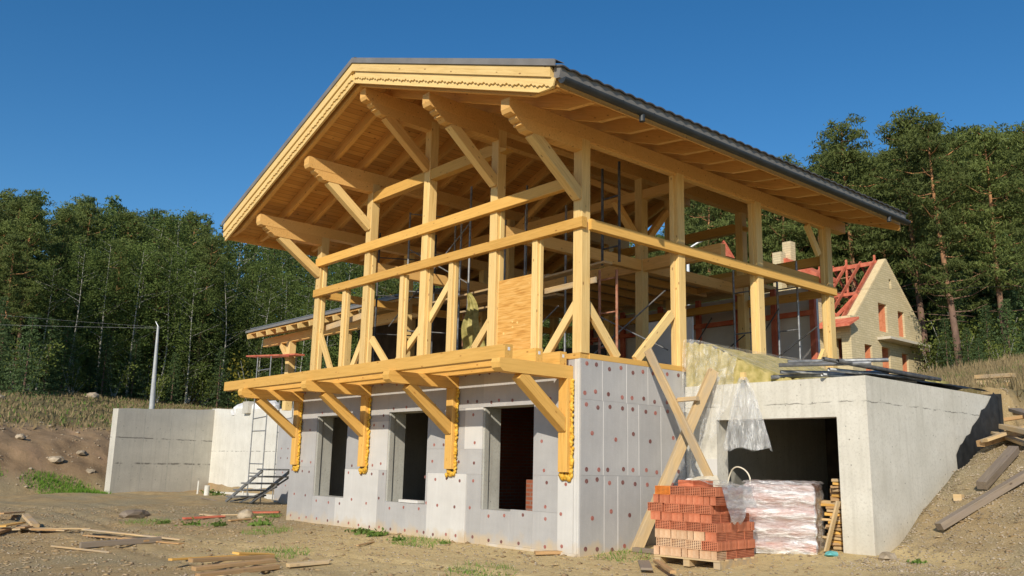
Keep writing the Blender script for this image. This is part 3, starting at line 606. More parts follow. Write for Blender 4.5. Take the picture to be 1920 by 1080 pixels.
# platform beams in front of the gable
for (y, x0) in ((-1.345, -10.5), (-.72, -10.35), (-.2, -10.2)):
    beam('platform_beam', (x0, y, 3.06), (-.2, y, 3.06), .15, .212, 'plat', H)
    lb = MB(); lb.box((-.199, y - .022, 3.07), (-.1965, y + .022, 3.12)); lb.build('paper_tag', 'white', H)
pilx = [-.27, -3.27, -6.3, -9.3]
for i, x in enumerate(pilx):
    prof = [(-1.53, 2.945), (-1.55, 2.88), (-1.53, 2.80), (-1.47, 2.752), (-1.3, 2.745), (-.003, 2.745), (-.003, 2.95), (-1.50, 2.95)]
    b = MB(); b.prism(prof, x - .1, x + .1, plane='yz')
    mm_ = Matrix.Rotation(R(90), 4, 'Z'); o = Matrix.Translation((x, -.7, 2.85)) @ mm_; inv = o.inverted(); b.v = [tuple(inv @ Vector(p)) for p in b.v]
    link('cantilever_beam', b.mesh('cantilever_beam', 'plat'), H, o)
    beam('pilaster', (x, -.07, 1.28), (x, -.07, 2.744), .2, .13, 'plat', H)
    beam('brace', (x, -1.08, 2.74), (x, -.10, 1.98), .17, .19, 'plat', H)
    # hook pieces: short packing blocks on the cantilevers
    if i: beam('packing_block', (x, -1.2, 2.953), (x, -.15, 2.953), .12, .01, 'plat', H)
    # foam beads
    fb = MB()
    def bead(cx, cy, cz, r):
        n, m2 = 7, 5; vs2 = []
        for a in range(1, m2):
            th = math.pi * a / m2
            for k in range(n):
                ph = 2 * math.pi * k / n; rr = r * (1 + rng.uniform(-.25, .3)); vs2.append((cx + rr * math.sin(th) * math.cos(ph), cy + rr * .7 * math.sin(th) * math.sin(ph), cz + rr * math.cos(th)))
        vs2 += [(cx, cy, cz + r), (cx, cy, cz - r)]; N_ = len(vs2)
        fs2 = [(a * n + k, a * n + n + k, a * n + n + (k + 1) % n, a * n + (k + 1) % n) for a in range(m2 - 2) for k in range(n)]
        fs2 += [(N_ - 2, k, (k + 1) % n) for k in range(n)] + [(N_ - 1, (m2 - 2) * n + (k + 1) % n, (m2 - 2) * n + k) for k in range(n)]
        fb.add(vs2, fs2, 0, True)
    for side in (1, -1):
        z = 1.24; lim = 2.72 if side > 0 or i == 0 else 1.6
        while z < lim:
            bead(x + side * (.115 + rng.uniform(-.01, .02)), -.03 + rng.uniform(-.03, .0), z, rng.uniform(.022, .042) * (1 if side > 0 else .8)); z += rng.uniform(.02, .05)
    for k in range(16): bead(x + rng.uniform(-.11, .11), -.04 + rng.uniform(-.03, .01), 1.23 + rng.uniform(-.05, .03) - .03 * rng.random(), rng.uniform(.025, .05))
    fb.build('foam_sealant', 'foam', H)
# panel, low braces, loose boards in the frame
pn = MB(); pn.box((-2.13, .03, 3.17), (-1.235, .05, 4.63)); pn.build('plywood_panel', 'osb', H)
for a, b_ in (((-.22, .1, 3.98), (-.92, .1, 3.18)), ((-8.8, .1, 4.35), (-8.0, .1, 3.17)), ((-6.85, .1, 4.0), (-7.4, .1, 3.17)), ((-6.5, .12, 4.0), (-5.6, .12, 3.17)), ((-2.45, .12, 3.95), (-3.2, .12, 3.17)), ((-4.55, .15, 4.05), (-3.65, .15, 4.95)), ((-5.9, .2, 3.2), (-4.6, .2, 4.2))):
    beam('brace', a, b_, .07, .15, 'post', H)
for a, b_ in (((-.1, .22, 3.98), (-.1, .95, 3.17)), ((-.1, 2.4, 4.1), (-.1, 1.42, 3.17)), ((-.1, 7.6, 3.95), (-.1, 7.0, 3.17)), ((-.1, 7.55, 6.1), (-.1, 7.1, 6.7))):
    beam('brace', a, b_, .08, .16, 'post', H)
beam('strut', (-1.1, .22, 4.33), (.12, .22, 4.36), .03, .10, 'board', H)
beam('strut', (-8.85, .28, 4.5), (-7.1, .28, 4.62), .03, .14, 'board', H)

# ------------------------------------------------------------------ lower rear wing roof on the left and walls behind
A = thing('terrace_annex', 'low annex with a shallow metal roof beside the left end of the house', 'building', (-14, 4, 3))
b = MB(); b.prism([(2.9, 5.72), (2.9, 5.80), (7.6, 7.0), (7.6, 6.9)][::-1], -19.4, -9.1, plane='yz'); b.build('roof', 'metal', A)
b = MB(); b.prism([(2.95, 5.66), (2.95, 5.718), (7.6, 6.898), (7.6, 6.83)][::-1], -19.3, -9.15, plane='yz'); b.build('soffit', 'soffit', A)
for k in range(14): beam('rafter', (-19.1 + k * .74, 2.86, 5.56), (-19.1 + k * .74, 7.5, 6.76), .09, .16, 'post', A)
b = MB(); b.box((-19.2, 3.5, 5.28), (-9.2, 3.66, 5.56)); b.build('plate', 'purlin', A)
for x in (-17.2, -13.6, -10.2): beam('post', (x, 3.58, 3.0), (x, 3.58, 5.28), .24, .24, 'post', A)
beam('brace', (-17.9, 3.58, 5.25), (-17.2, 3.58, 4.6), .14, .16, 'post', A)
b = MB(); b.box((-19.0, 7.2, 3.0), (-9.2, 7.4, 6.7)); b.build('wall', 'dark', A)
for k in range(7): 
    b = MB(); b.tube([(-19.2, 3.0 + k * .28, 5.86 + k * .07), (-9.3, 3.0 + k * .28, 5.86 + k * .07)], .018, 6); b.build('roof_batten', 'steel', A)
Bh = thing('panel_wall', 'unfinished wall of white panels and dark red studs behind the house', 'wall', (-5, 10, 3))
b = MB(); b.box((-9.0, 10.0, 2.9), (-1.2, 10.1, 5.75)); b.build('panel', 'panel', Bh)
for x in (-8.6, -7.3, -5.9, -4.6, -3.35, -2.3, -1.25): beam('stud', (x, 9.93, 2.9), (x, 9.93, 5.8), .14, .10, 'redwood', Bh)
beam('head_rail', (-9.0, 9.9, 5.1), (-1.2, 9.9, 5.1), .08, .12, 'redwood', Bh)
# roof over this wing
b = MB(); b.box((-9.2, 9.0, 5.9), (-2.6, 10.6, 6.0)); b.build('soffit', 'soffit', Bh)
beam('plate', (-9.2, 8.4, 5.75), (-1.0, 8.4, 5.75), .14, .28, 'purlin', Bh)

Bh.location = (-4.85, 9.0, 3)
# ------------------------------------------------------------------ garage
G = thing('concrete_garage', 'pale cast concrete garage box with a dark open doorway beside the house', 'garage', (1.7, 5, .2))
b = MB(); Yg = 2.62; GXR = 3.36; T = 2.80
b.box((0.005, Yg, -.2), (.66, Yg + .3, 2.5)); b.box((2.87, Yg, -.2), (GXR, Yg + .3, 2.2)); b.box((.66, Yg, 2.2), (2.87, Yg + .3, 2.5)); b.box((2.87, Yg, 2.2), (GXR, Yg + .3, 2.5))
b.v = b.v; b.build('front_wall', 'conc', G, (0, 0, 0))
b = MB(); b.prism([(Yg + .3, -.2), (7.5, -.2), (7.5, 2.5), (Yg + .3, 2.5)][::-1], 3.06, GXR, plane='yz'); b.build('side_wall', 'conc', G, (0, 0, 0))
b = MB(); b.box((.005, Yg, 2.5), (GXR, 7.5, T)); b.build('roof_slab', 'conc', G, (0, 0, 0))
b = MB(); b.box((.005, 7.2, -.2), (3.06, 7.5, 2.5)); b.box((2.9, 2.93, .1), (3.055, 7.2, 2.49)); b.build('inner_wall', 'dark', G, (0, 0, 0))  # back and side linings coloured dark to paint the doorway's shade
b = MB(); b.box((.005, Yg + .3, -.2), (.06, 7.2, 2.5)); b.build('inner_wall', 'jamb', G, (0, 0, 0))
b = MB(); b.box((.35, Yg - .012, .2), (.66, Yg - .002, 1.55)); b.build('foam_board', 'insl', G)
mem = MB(); n = 14; vs_ = []; 
for i in range(n + 1):
    y = 5.55 + (7.62 - 5.55) * i / n; zt_ = 1.75 + (2.83 - 1.75) * min(1, i / (n - 2)) + rng.uniform(-.05, .05); zb_ = tz(3.4, y) - .15
    vs_ += [(3.372 + .01 * math.sin(i * 2.1), y, zt_), (3.40 + .03 * rng.random(), y, min(zb_, zt_))]
mem.add(vs_, [(2 * i, 2 * i + 1, 2 * i + 3, 2 * i + 2) for i in range(n)], 0, True)
mem.box((3.0, 7.51, 1.8), (3.42, 7.56, 2.86)); mem.build('waterproof_membrane', 'black', G)

#REST#
# ------------------------------------------------------------------ retaining walls and left side
def slabwall(name, label, p0, p1, th, z0, zt0, zt1, m_):
    d = Vector((p1[0] - p0[0], p1[1] - p0[1], 0)); L = d.length; a = math.atan2(d.y, d.x)
    o = thing(name, label, 'wall', (p0[0], p0[1], 0), a); b = MB(); n = int(L / .6) + 1
    top = [(L * i / n, zt0 + (zt1 - zt0) * i / n + .015 * math.sin(i * 1.7)) for i in range(n + 1)]
    b.prism([(0, z0), (L, z0)] + top[::-1], -th, 0, 0)
    for zz in (.55, 1.05, 2.0, 2.5):
        xx = .3
        while xx < L - .2 and m_ == 'concg': b.disc((xx, 0 if th > 0 else -th * 0, zz + .02 * math.sin(xx * 5)), (0, -1, 0), .03, 1, 8, .003); xx += .42 + .2 * abs(math.sin(xx * 3))
    k = 1
    while k * 1.25 < L: b.box((k * 1.25 - .008, -.0025 if th < 0 else -th - .0025, z0 + .1), (k * 1.25 + .008, .002, zt1 - .4), 1) if m_ == 'concg' else None; k += 1
    link('wall_face', b.mesh(name, [m_, 'jamb']), o, WM[o.name]); return o
slabwall('retaining_wall', 'cast concrete retaining wall toned grey for its shaded face, with dark pour lines, at the far left', (AX, AY), (BX, BY + .02), -.30, -.6, 3.16, 3.42, 'concg')
slabwall('retaining_wall', 'concrete retaining wall toned pale for its sunlit face, between the grey wall and the house', (BX - .3, BY), (-9.7, BY), -.32, -.6, 3.46, 2.9, 'concw')
cu = MB(); cu.prism([(-24.6, -.1), (-24.6, .12), (-22, .17), (-17.3, .20), (-17.3, -.1)][::-1], 4.3, 4.6); tag(cu.build('footing_kerb', 'concw'), 'low pale concrete footing along the foot of the bright retaining wall', 'kerb')
for i, (x, y, h, r_) in enumerate(((-23.9, 3.5, .55, .035), (-22.3, 3.2, .42, .10), (-21.0, 4.0, .5, .03))):
    b = MB(); b.tube([(x, y, -.05), (x + .02, y, h)], r_, 8); tag(b.build('pipe_stub', 'concw'), ['thin upright pipe stub before the grey wall corner', 'thick short white pipe stub standing at the wall foot', 'thin upright stub before the bright retaining wall'][i], 'pipe')
b = MB(); b.box((-17.1, 3.3, -.1), (-16.0, 3.62, 2.70)); dowels(b, [(-16.8, 2.5), (-16.35, 2.5), (-16.8, 1.75), (-16.35, 1.75), (-16.8, 1.45), (-16.35, 1.45), (-16.8, .6), (-16.35, .6), (-16.6, 1.0)], 'y', 3.3)
tag(b.build('foam_clad_pier', ['ins', 'dowel', 'dowel2']), 'narrow pier clad in foam board standing beside the steel stair', 'pier')
st = thing('steel_stair', 'short dark steel stair with five treads beside the foam clad pier', 'stair', (-17.2, 2.0, .05))
for k in range(5):
    x = -17.25 + k * .52; z = .22 + k * .215; b = MB(); b.box((x, 1.75, z), (x + .62, 2.75, z + .045)); b.build('tread', 'steel', st)
for y in (1.8, 2.7): beam('stringer', (-17.3, y, .08), (-14.9, y, 1.07), .05, .09, 'steel', st)
for k in range(3): beam('stay', (-17.0 + k * .7, 1.8, .1), (-16.4 + k * .7, 2.7, .3 + .28 * k), .05, .05, 'dsteel', st)
sc = thing('scaffold_tower', 'tall thin scaffold tower with a red board on top, left of the house', 'scaffold', (-17.6, 3, 0))
for x in (-18.0, -17.0):
    for y in (2.8, 3.7): b = MB(); b.tube([(x, y, .02), (x, y, 4.75)], .02, 8); b.build('pole', 'steel', sc)
for y in (2.8, 3.7):
    for z in (.95, 1.25, 2.3, 2.7, 3.6, 4.3): b = MB(); b.tube([(-18.0, y, z), (-17.0, y, z + (.06 if z > 2.5 and z < 3 else 0))], .018, 6); b.build('rung', 'steel', sc)
beam('deck_board', (-18.9, 2.95, 4.86), (-16.4, 2.95, 4.70), .35, .05, 'redwood', sc); beam('deck_board', (-18.6, 3.4, 4.87), (-16.2, 3.4, 4.76), .35, .05, 'redwood', sc)
def lump(name, c, s, m_, label, cat, group=None, seed=0, sub=2, rough=.25):
    import bmesh
    bm = bmesh.new(); bmesh.ops.create_icosphere(bm, subdivisions=sub, radius=1)
    for v in bm.verts:
        n = noise.fractal(v.co * 1.3 + Vector((seed * 7.1, 0, 0)), 1, 2, 4); v.co *= 1 + n * rough; v.co.z = max(v.co.z, -.6)
        v.co = Vector((v.co.x * s[0], v.co.y * s[1], v.co.z * s[2]))
    me = bpy.data.meshes.new(name); bm.to_mesh(me); bm.free(); me.materials.append(M[m_])
    o = link(name, me, None, Matrix.Translation(c) @ Matrix.Rotation(seed, 4, 'Z')); return tag(o, label, cat, group)
for i, (x, s_) in enumerate(((-24.6, .40), (-23.9, .36), (-23.2, .46), (-22.4, .5), (-21.8, .4))):
    lump('sack', (x, 5.3 + .1 * (i % 2), 3.25 + .12 * s_), (s_, .3, s_ * .75), 'white', ['leftmost low white sack on the bright retaining wall', 'small white sack second from left on the wall top', 'middle white sack on the wall top behind the grey block', 'tall white sack right of the grey block on the wall', 'rightmost white sack on the bright retaining wall'][i], 'sack', 'white sacks on the retaining wall', i + 1)
b = MB(); b.box((-23.55, 4.86, 3.16), (-23.05, 5.1, 3.62)); tag(b.build('concrete_block', 'concg'), 'grey block sitting on the wall top among the sacks', 'block')
po = thing('lamp_pole', 'tall bare galvanised pole rising behind the grey retaining wall', 'pole', (-36.75, 5.85, 2.9))
b = MB(); b.tube([(-36.75, 5.85, 2.8), (-35.8, 5.4, 8.0)], [.16, .055], 10); b.build('shaft', 'galv', po)
b = MB(); b.tube([(-35.8, 5.4, 7.98), (-35.95, 5.3, 8.25)], [.03, .02], 6); b.build('tip', 'galv', po)
def wire(pts, label, r=.02):
    P = [Vector(p) for p in pts]; out = []
    for a, b_ in zip(P, P[1:]):
        for i in range(9): t = i / 8; q = a.lerp(b_, t); q.z -= .35 * 4 * t * (1 - t); out.append(q)
    b = MB(); b.tube(out, r * .24, 5); return tag(b.build('overhead_wire', 'steel' if 'left' in label else 'grate'), label, 'wire')
wire([(-60, -22, 9), (-35.8, 5.42, 7.9)], 'thin pale overhead wire crossing the left forest to the pole', .022)
wire([(-58, -16, 11), (-35.8, 5.42, 7.95)], 'second thin pale wire meeting the left pole from higher up', .015)
wire([(-15.6, 21.5, 9.6), (4, 42, 10.7)], 'dark overhead wire passing before the brick gable', .022)
lp = thing('street_lamp', 'white arched street lamp arm seen between the right side posts', 'street lamp', (-15.7, 23.05, 4.3))
b = MB(); b.tube([(-15.7, 23.05, 4.0), (-15.7, 23.05, 11.4)], .08, 8); b.build('pole', 'galv', lp)
b = MB(); b.tube([(-15.7, 23.05, 11.4), (-15.62, 23.1, 11.8), (-15.3, 23.35, 12.05), (-14.4, 24.15, 12.6)], .05, 8); b.build('arm', 'galv', lp)
b = MB(); b.box((-14.5, 24.0, 12.55), (-13.9, 24.45, 12.7)); b.build('lamp_head', 'dsteel', lp)

# ------------------------------------------------------------------ brick house
B = thing('brick_house', 'unfinished yellow brick house with a tall stepped gable and bare red rafters', 'house', (-20, 45, 7))
def gwall(span, holes, top, z0, put):
    cuts = sorted(set([span[0], span[1]] + [h for q in holes for h in q[:2]] + [c for c in top[1] if span[0] < c < span[1]])); f = top[0]
    for a, c in zip(cuts, cuts[1:]):
        zs = sorted([q for q in holes if q[0] <= a + 1e-6 and q[1] >= c - 1e-6], key=lambda q: q[2]); z = z0
        for q in zs: put([(a, z), (c, z), (c, q[2]), (a, q[2])]); z = q[3]
        put([(a, z), (c, z), (c, f(c)), (a, f(a))])
GXp = -16.87
gt_ = lambda y: 15.33 - (15.33 - 11.0) * (45.47 - y) / (45.47 - 41.0) if y < 45.47 else 15.33 - (15.33 - 11.3) * (y - 45.47) / (50.0 - 45.47)
holes = [(44.05, 45.2, 10.35, 12.2), (46.7, 47.6, 10.3, 12.0), (42.0, 42.95, 7.2, 9.3), (44.2, 45.3, 7.2, 9.35), (46.9, 47.8, 7.2, 9.2), (45.75, 46.05, 13.35, 14.0)]
b = MB(); gwall((40.9, 50.0), holes, (lambda y: gt_(y) if y > 41.0 else 11.0, [41.0, 45.47]), 5.5, lambda P: b.prism([(p[0], p[1]) for p in P], GXp - .5, GXp, plane='yz')); gw = b.build('gable_wall', 'ybrick', B, (GXp, 40.9, 7))
for side in (1, -1):
    b = MB(); n = 46; y0_, y1_ = (41.0, 45.47) if side > 0 else (50.0, 45.47)
    for k in range(n):
        ya, yb = y0_ + (y1_ - y0_) * k / n, y0_ + (y1_ - y0_) * (k + 1) / n; lo_ = min(gt_(ya), gt_(yb)); b.box((GXp - .49, min(ya, yb), lo_ - .12), (GXp + .012, max(ya, yb) + .004 * (k % 2), lo_ + .085))
    b.build('coping', 'coping', gw)
b = MB(); gwall((-27, GXp), [(-18.0, -17.5, 8.0, 9.55), (-21.5, -20.4, 7.6, 9.4), (-24.5, -23.4, 7.6, 9.4)], (lambda x: 10.9, []), 5.5, lambda P: b.prism(P, 40.4, 40.9)); b.build('side_wall', 'ybrick', B, (-20, 40.9, 7))
b = MB(); b.box((-27, 49.5, 5.5), (GXp - .5, 50, 11.2)); b.box((-18.6, 41.2, 5.5), (-18.3, 49.3, 10.6)); b.build('inner_wall', 'rbrick', B, (-20, 45, 7))
b = MB(); b.box((-27, 40.9, 10.0), (-17.4, 49.5, 10.2)); b.box((-27, 40.9, 7.0), (-17.4, 49.5, 7.1)); b.build('floor_slab', 'conc', B)
b = MB(); b.box((GXp + .002, 43.7, 9.74), (-16.0, 49.4, 9.90)); b.build('balcony_slab', 'conc', B)
for q in holes[:5]:
    wf = MB(); wf.box((GXp - .9, q[1] - .05, q[2] + .01), (GXp - .14, q[1] + .0, q[3] - .01)); wf.box((GXp - .9, q[1] - .45, q[2] + .01), (GXp - .8, q[1] - .052, q[3] - .01)); wf.build('window_reveal', 'redbrick2', gw)
ridge = beam('ridge_beam', (GXp - .5, 45.47, 15.15), (-24.5, 45.47, 15.15), .16, .28, 'redwood', B)
for k in range(8):
    x = GXp - .75 - k * 1.0
    beam('rafter', (x, 45.5, 15.35), (x, 40.7, 10.75), .09, .22, 'redwood', B); beam('rafter', (x, 45.44, 15.35), (x, 50.2, 11.05), .09, .22, 'redwood', B)
    if k % 2 == 0: beam('collar_tie', (x, 43.4, 13.1), (x, 47.6, 13.1), .07, .18, 'redwood', B); beam('king_post', (x, 45.47, 13.1), (x, 45.47, 15.7), .12, .12, 'redwood', B)
beam('purlin', (GXp - .5, 43.0, 12.75), (-24.5, 43.0, 12.75), .14, .2, 'redwood', B)
beam('valley_rafter', (-18.0, 40.8, 11.0), (-21.5, 43.6, 13.6), .12, .24, 'redwood', B); beam('valley_rafter', (-18.0, 40.8, 11.0), (-17.5, 42.6, 12.6), .1, .2, 'redwood', B)
b = MB(); b.prism([(40.85, 10.8), (45.3, 15.1), (45.3, 14.95), (40.85, 10.65)], -17.55, GXp - .52, plane='yz'); b.build('gable_backing', 'rbrick', B)
b = MB(); b.prism([(-24.5, 11.0), (-19.2, 11.0), (-21.9, 13.6)][::-1], 41.5, 41.7); b.build('dormer_board', 'panel', B)
po_ = MB(); po_.prism([(39.2, 10.05), (39.2, 10.2), (40.4, 10.75), (40.4, 10.6)][::-1], -18.6, -16.3, plane='yz'); po_.build('porch_roof', 'redwood', B)
# rear wing with red underlay roof, seen through the frame
b = MB(); b.box((-22.3, 38.4, 5.5), (-18.7, 40.38, 12.9)); b.build('wing_wall', 'ybrick', B)
b = MB(); b.prism([(-20.6, 13.0), (-17.6, 13.0), (-17.6, 13.3), (-20.6, 15.05)], 38.0, 40.3); b.build('wing_roof', 'redwood', B)
for (x, z0, z1) in ((-20.3, 14.0, 15.95), (-20.1, 13.6, 14.95)):
    b = MB(); y = 39.2 if z1 > 15 else 37.7; 
    b.box((x - .3, y, z0 - 2), (x + .3, y + .55, z1)); b.build('chimney', 'ybrick', B)
b = MB(); b.add([(-26.3, 39.6, 15.9), (-25.2, 39.6, 15.9), (-25.2, 40.6, 15.9), (-26.3, 40.6, 15.9), (-25.75, 40.1, 17.3)], [(0, 1, 4), (1, 2, 4), (2, 3, 4), (3, 0, 4), (3, 2, 1, 0)]); b.build('turret_tip', 'redwood', B)

# ------------------------------------------------------------------ scaffolding and stuff inside the frame
def frame(x, y, z0, z1, label, m_='steel', w=.45, rungs=True, dy=.0):
    o = thing('scaffold', label, 'scaffold', (x, y, z0), 0, 'scaffold frames standing inside the timber frame')
    for xx in (x, x + w): b = MB(); b.tube([(xx, y + (dy if xx > x else 0), z0), (xx, y + (dy if xx > x else 0), z1 + rng.uniform(-.2, .1))], .025, 8); b.build('pole', m_, o)
    z = z0 + .3
    while rungs and z < z1 - .1: b = MB(); b.tube([(x, y, z), (x + w, y + dy, z)], .016, 6); b.build('rung', m_, o); z += .62 if m_ == 'rust' else .95
    return o
frame(-1.02, 1.5, 3.17, 5.0, 'rusty ladder frame just right of the corner post', 'rust', .42)
frame(-1.0, 1.55, 5.0, 7.05, 'dark upper scaffold frame under the eave behind the corner post', 'dsteel', .42)
frame(-7.3, 1.5, 3.17, 7.45, 'steel scaffold frame near the third post from left', 'steel', .5, True, 1.0)
frame(-4.92, 1.5, 3.17, 7.5, 'steel scaffold frame behind the middle post', 'steel', .5, False, 1.2)
frame(-5.9, 2.0, 3.17, 7.1, 'steel scaffold frame left of the middle post', 'steel', .4, False, 1.0)
frame(-8.3, 1.3, 3.17, 7.1, 'dark scaffold frame near the left end post', 'dsteel', .7, True, 1.2)
frame(-3.65, 2.0, 3.17, 6.9, 'thin scaffold frame behind the plywood panel', 'steel', .4, False, .8)
frame(-7.9, 3.3, 3.17, 5.0, 'rusty low frame behind the left posts', 'rust', .5)
frame(-6.1, 3.3, 3.17, 5.0, 'rusty low frame in the middle of the floor', 'rust', .5)
frame(-1.9, 6.9, 3.17, 6.0, 'pale scaffold ladder before the white wall panels', 'steel', .5)
frame(-.95, 7.2, 3.17, 5.9, 'scaffold ladder nearest the rear right post', 'steel', .5)
def brace_tube(a, c, label, m_='steel'):
    b = MB(); b.tube([a, c], .016, 6); tag(b.build('brace_tube', m_), label, 'tube', 'diagonal scaffold tubes')
brace_tube((-8.0, 1.5, 4.6), (-4.9, 1.5, 6.6), 'long diagonal tube rising to the right across the left bays')
brace_tube((-7.3, 1.5, 6.4), (-4.9, 1.5, 5.2), 'diagonal tube falling to the right in the middle bay')
brace_tube((-4.0, 1.6, 3.3), (-2.2, 1.6, 4.4), 'low tube rising toward the plywood panel')
brace_tube((-2.5, 2.6, 3.4), (-.4, 2.6, 4.6), 'crossing tube left of the corner post rising right')
brace_tube((-2.5, 2.65, 4.5), (-.4, 2.65, 3.5), 'crossing tube left of the corner post falling right')
for i in range(4):
    brace_tube((-3.8 + i * .9, 7.0, 3.4 + .3 * (i % 2)), (-2.6 + i * .9, 7.0, 4.9 - .5 * (i % 2)), ['far dark tube behind the second right bay', 'far dark tube low in the third right bay', 'far dark tube crossing the white panels', 'far dark tube next to the rear right post'][i], 'dsteel')
for i, (a, c) in enumerate((((-6.9, 1.9, 5.05), (-2.7, 1.9, 5.12)), ((-2.9, 1.6, 4.98), (-.9, 1.6, 5.05)), ((-6.5, 2.6, 4.9), (-3.2, 2.6, 4.9)))):
    tag(beam('scaffold_plank', a, c, .22, .045, 'board'), ['long pale plank resting across the left scaffold frames', 'short pale plank behind the stud right of the panel', 'deeper pale plank in the shade of the middle bays'][i], 'plank', 'planks laid on the scaffold frames')
for i in range(5):
    tag(beam('floor_board', (-5.2 + .1 * i, .55 + .14 * i, 3.24 + .05 * (i % 3)), (-3.0 + .15 * i, .55 + .13 * i, 3.24 + .05 * (i % 3)), .13, .045, 'post'), 'fresh board in the low stack on the upper floor edge', 'board', 'fresh boards stacked on the upper floor')
# hanging tarpaulin
def drape(fn, nu, nv_, m_, name, two=True):
    vs_ = [fn(i / nu, j / nv_) for j in range(nv_ + 1) for i in range(nu + 1)]
    b = MB(); b.add(vs_, [(j * (nu + 1) + i, j * (nu + 1) + i + 1, (j + 1) * (nu + 1) + i + 1, (j + 1) * (nu + 1) + i) for j in range(nv_) for i in range(nu)], 0, True); return b.build(name, m_)
def cl(u, v):
    w = .08 + .75 * v ** .7; f = math.sin(u * 19 + v * 3) * .05
    return (-4.62 + (u - .5) * w + .15 * v, 1.3 + f + .05 * math.sin(v * 9), 4.95 - v * 1.35 - .06 * abs(math.sin(u * 9)))
tag(drape(cl, 26, 20, 'cloth', 'tarpaulin'), 'olive tarpaulin hanging bunched behind the post left of the plywood panel', 'tarpaulin')
# dark clutter masses inside: sheets of board leaning
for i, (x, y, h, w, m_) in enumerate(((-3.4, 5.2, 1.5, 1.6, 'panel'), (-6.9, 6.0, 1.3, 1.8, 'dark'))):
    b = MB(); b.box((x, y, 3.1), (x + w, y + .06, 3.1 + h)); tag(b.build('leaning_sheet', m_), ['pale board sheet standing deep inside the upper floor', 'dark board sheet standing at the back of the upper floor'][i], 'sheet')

# ------------------------------------------------------------------ crossed boards against the wall
tag(beam('leaning_board', (.13, 1.47, 3.33), (1.33, 1.78, .88), .05, .15, 'board', up=(1, 0, .3)), 'long pale board leaning from the floor plate down behind the brick pallet', 'board')
tag(beam('leaning_beam', (.72, 2.49, 3.03), (.25, .98, .05), .17, .11, 'board', up=(1, -.3, .3)), 'thick pale beam leaning against the garage corner, crossing the thinner board', 'beam')
tag(beam('nailed_block', (.34, 2.02, 2.52), (.72, 2.04, 2.53), .1, .07, 'board'), 'short block fixed across the top of the leaning beam', 'block')
tag(beam('nailed_block', (.42, 1.27, .72), (.62, 1.42, .78), .16, .14, 'board'), 'short block fixed low on the leaning beam near the bricks', 'block')
# ------------------------------------------------------------------ mineral wool, plastic sheet, pipes on the garage roof
def wz(x, y): return 2.80 + (3.60 - 2.82 + .0 * y) * (1 - sm(.05, 2.4 - .1 * (y - 2.7), x)) ** 1.1 * (1 - .25 * sm(6, 8, y))
def wool(u, v):
    x = .02 + u * 2.3; y = 2.66 + v * 5.1; n = noise.fractal(Vector((x * 2.2, y * 2.2, 1)), 1, 2, 4)
    z = float(wz(x, y)) + n * .045 * (0 if u == 0 else 1); return (x, y, max(z, 2.803 + .01 * abs(n)))
w_ = drape(wool, 46, 70, 'wool', 'mineral_wool'); tag(w_, 'heap of yellow mineral wool batts on the garage roof under clear plastic', 'insulation')
b = MB(); pf = [(.02 + i * .05, float(wz(.02 + i * .05, 2.66)) + .02 * math.sin(i * 1.9)) for i in range(46)]; b.prism([(.02, 2.803)] + [(2.27, 2.803)] + pf[::-1], 2.64, 2.68); o_ = b.build('batt_edge', 'wool'); 
o_.parent = w_; o_.matrix_local = WM[w_.name].inverted() @ WM[o_.name]
def sheetf(u, v):
    x = .04 + u * 1.9; y = 7.2 - v * 4.6; z = float(wz(x, y)) + .045 + .03 * noise.fractal(Vector((x * 3, y * 1.3, 5)), 1, 2, 4); return (x, y, z)
def drapef(u, v):
    t = v; x = .03 + u * 1.15 - .10 * t * u; z0 = float(wz(x, 2.6)) + .06; zb = 1.0 + .95 * sm(.40, .55, u) + .55 * sm(.8, 1, u) + .10 * math.sin(u * 17)
    f = noise.fractal(Vector((x * 9, t * 2.2, 3)), 1, 2, 4)
    return (x, 2.56 - .20 * t ** .6 + .06 * math.sin(u * 31 + t * 3) * (t ** .5) + .05 * f, z0 + (zb - z0) * t)
sh_ = drape(sheetf, 60, 90, 'woolfilm', 'plastic_sheet'); tag(sh_, 'clear crumpled plastic sheet draped over the wool and down the wall corner', 'plastic sheet')
sd_ = drape(drapef, 90, 60, 'sheet', 'hanging_fold'); sd_.parent = sh_; sd_.matrix_local = WM[sh_.name].inverted() @ WM[sd_.name]
def bagf(u, v):
    a = u * 2 * math.pi; w = .06 + .40 * v ** .75; x = 1.33 + .04 * v + math.cos(a) * w; y = 2.46 + math.sin(a) * (.03 + .10 * v) + .012 * math.sin(a * 9 + v * 5)
    return (x, y, 2.88 - 1.17 * v - (.03 * math.sin(a * 5) if v > .9 else 0) + .012 * math.cos(a * 7) * v)
tag(drape(bagf, 60, 40, 'wetfilm', 'plastic_bag'), 'large clear plastic bag hanging from the garage roof edge over the doorway', 'plastic bag')
b = MB(); b.box((1.29, 2.44, 2.84), (1.37, 2.5, 2.96)); tag(b.build('wedge', 'post'), 'small wooden wedge pinning the bag at the garage roof edge', 'wedge')
pp = [((1.80, 2.56, 2.86), (3.1, 3.9, 2.98)), ((1.98, 2.55, 2.93), (3.0, 4.0, 2.96)), ((2.02, 2.45, 3.03), (3.3, 2.95, 3.02)), ((2.15, 2.5, 3.08), (3.25, 3.6, 3.13)), ((2.72, 2.52, 2.84), (3.2, 4.6, 2.87)), ((2.85, 2.5, 2.91), (3.25, 4.8, 2.92)), ((2.85, 2.35, 3.06), (3.34, 4.9, 2.93)), ((3.0, 2.5, 3.03), (3.3, 5.3, 2.95))]
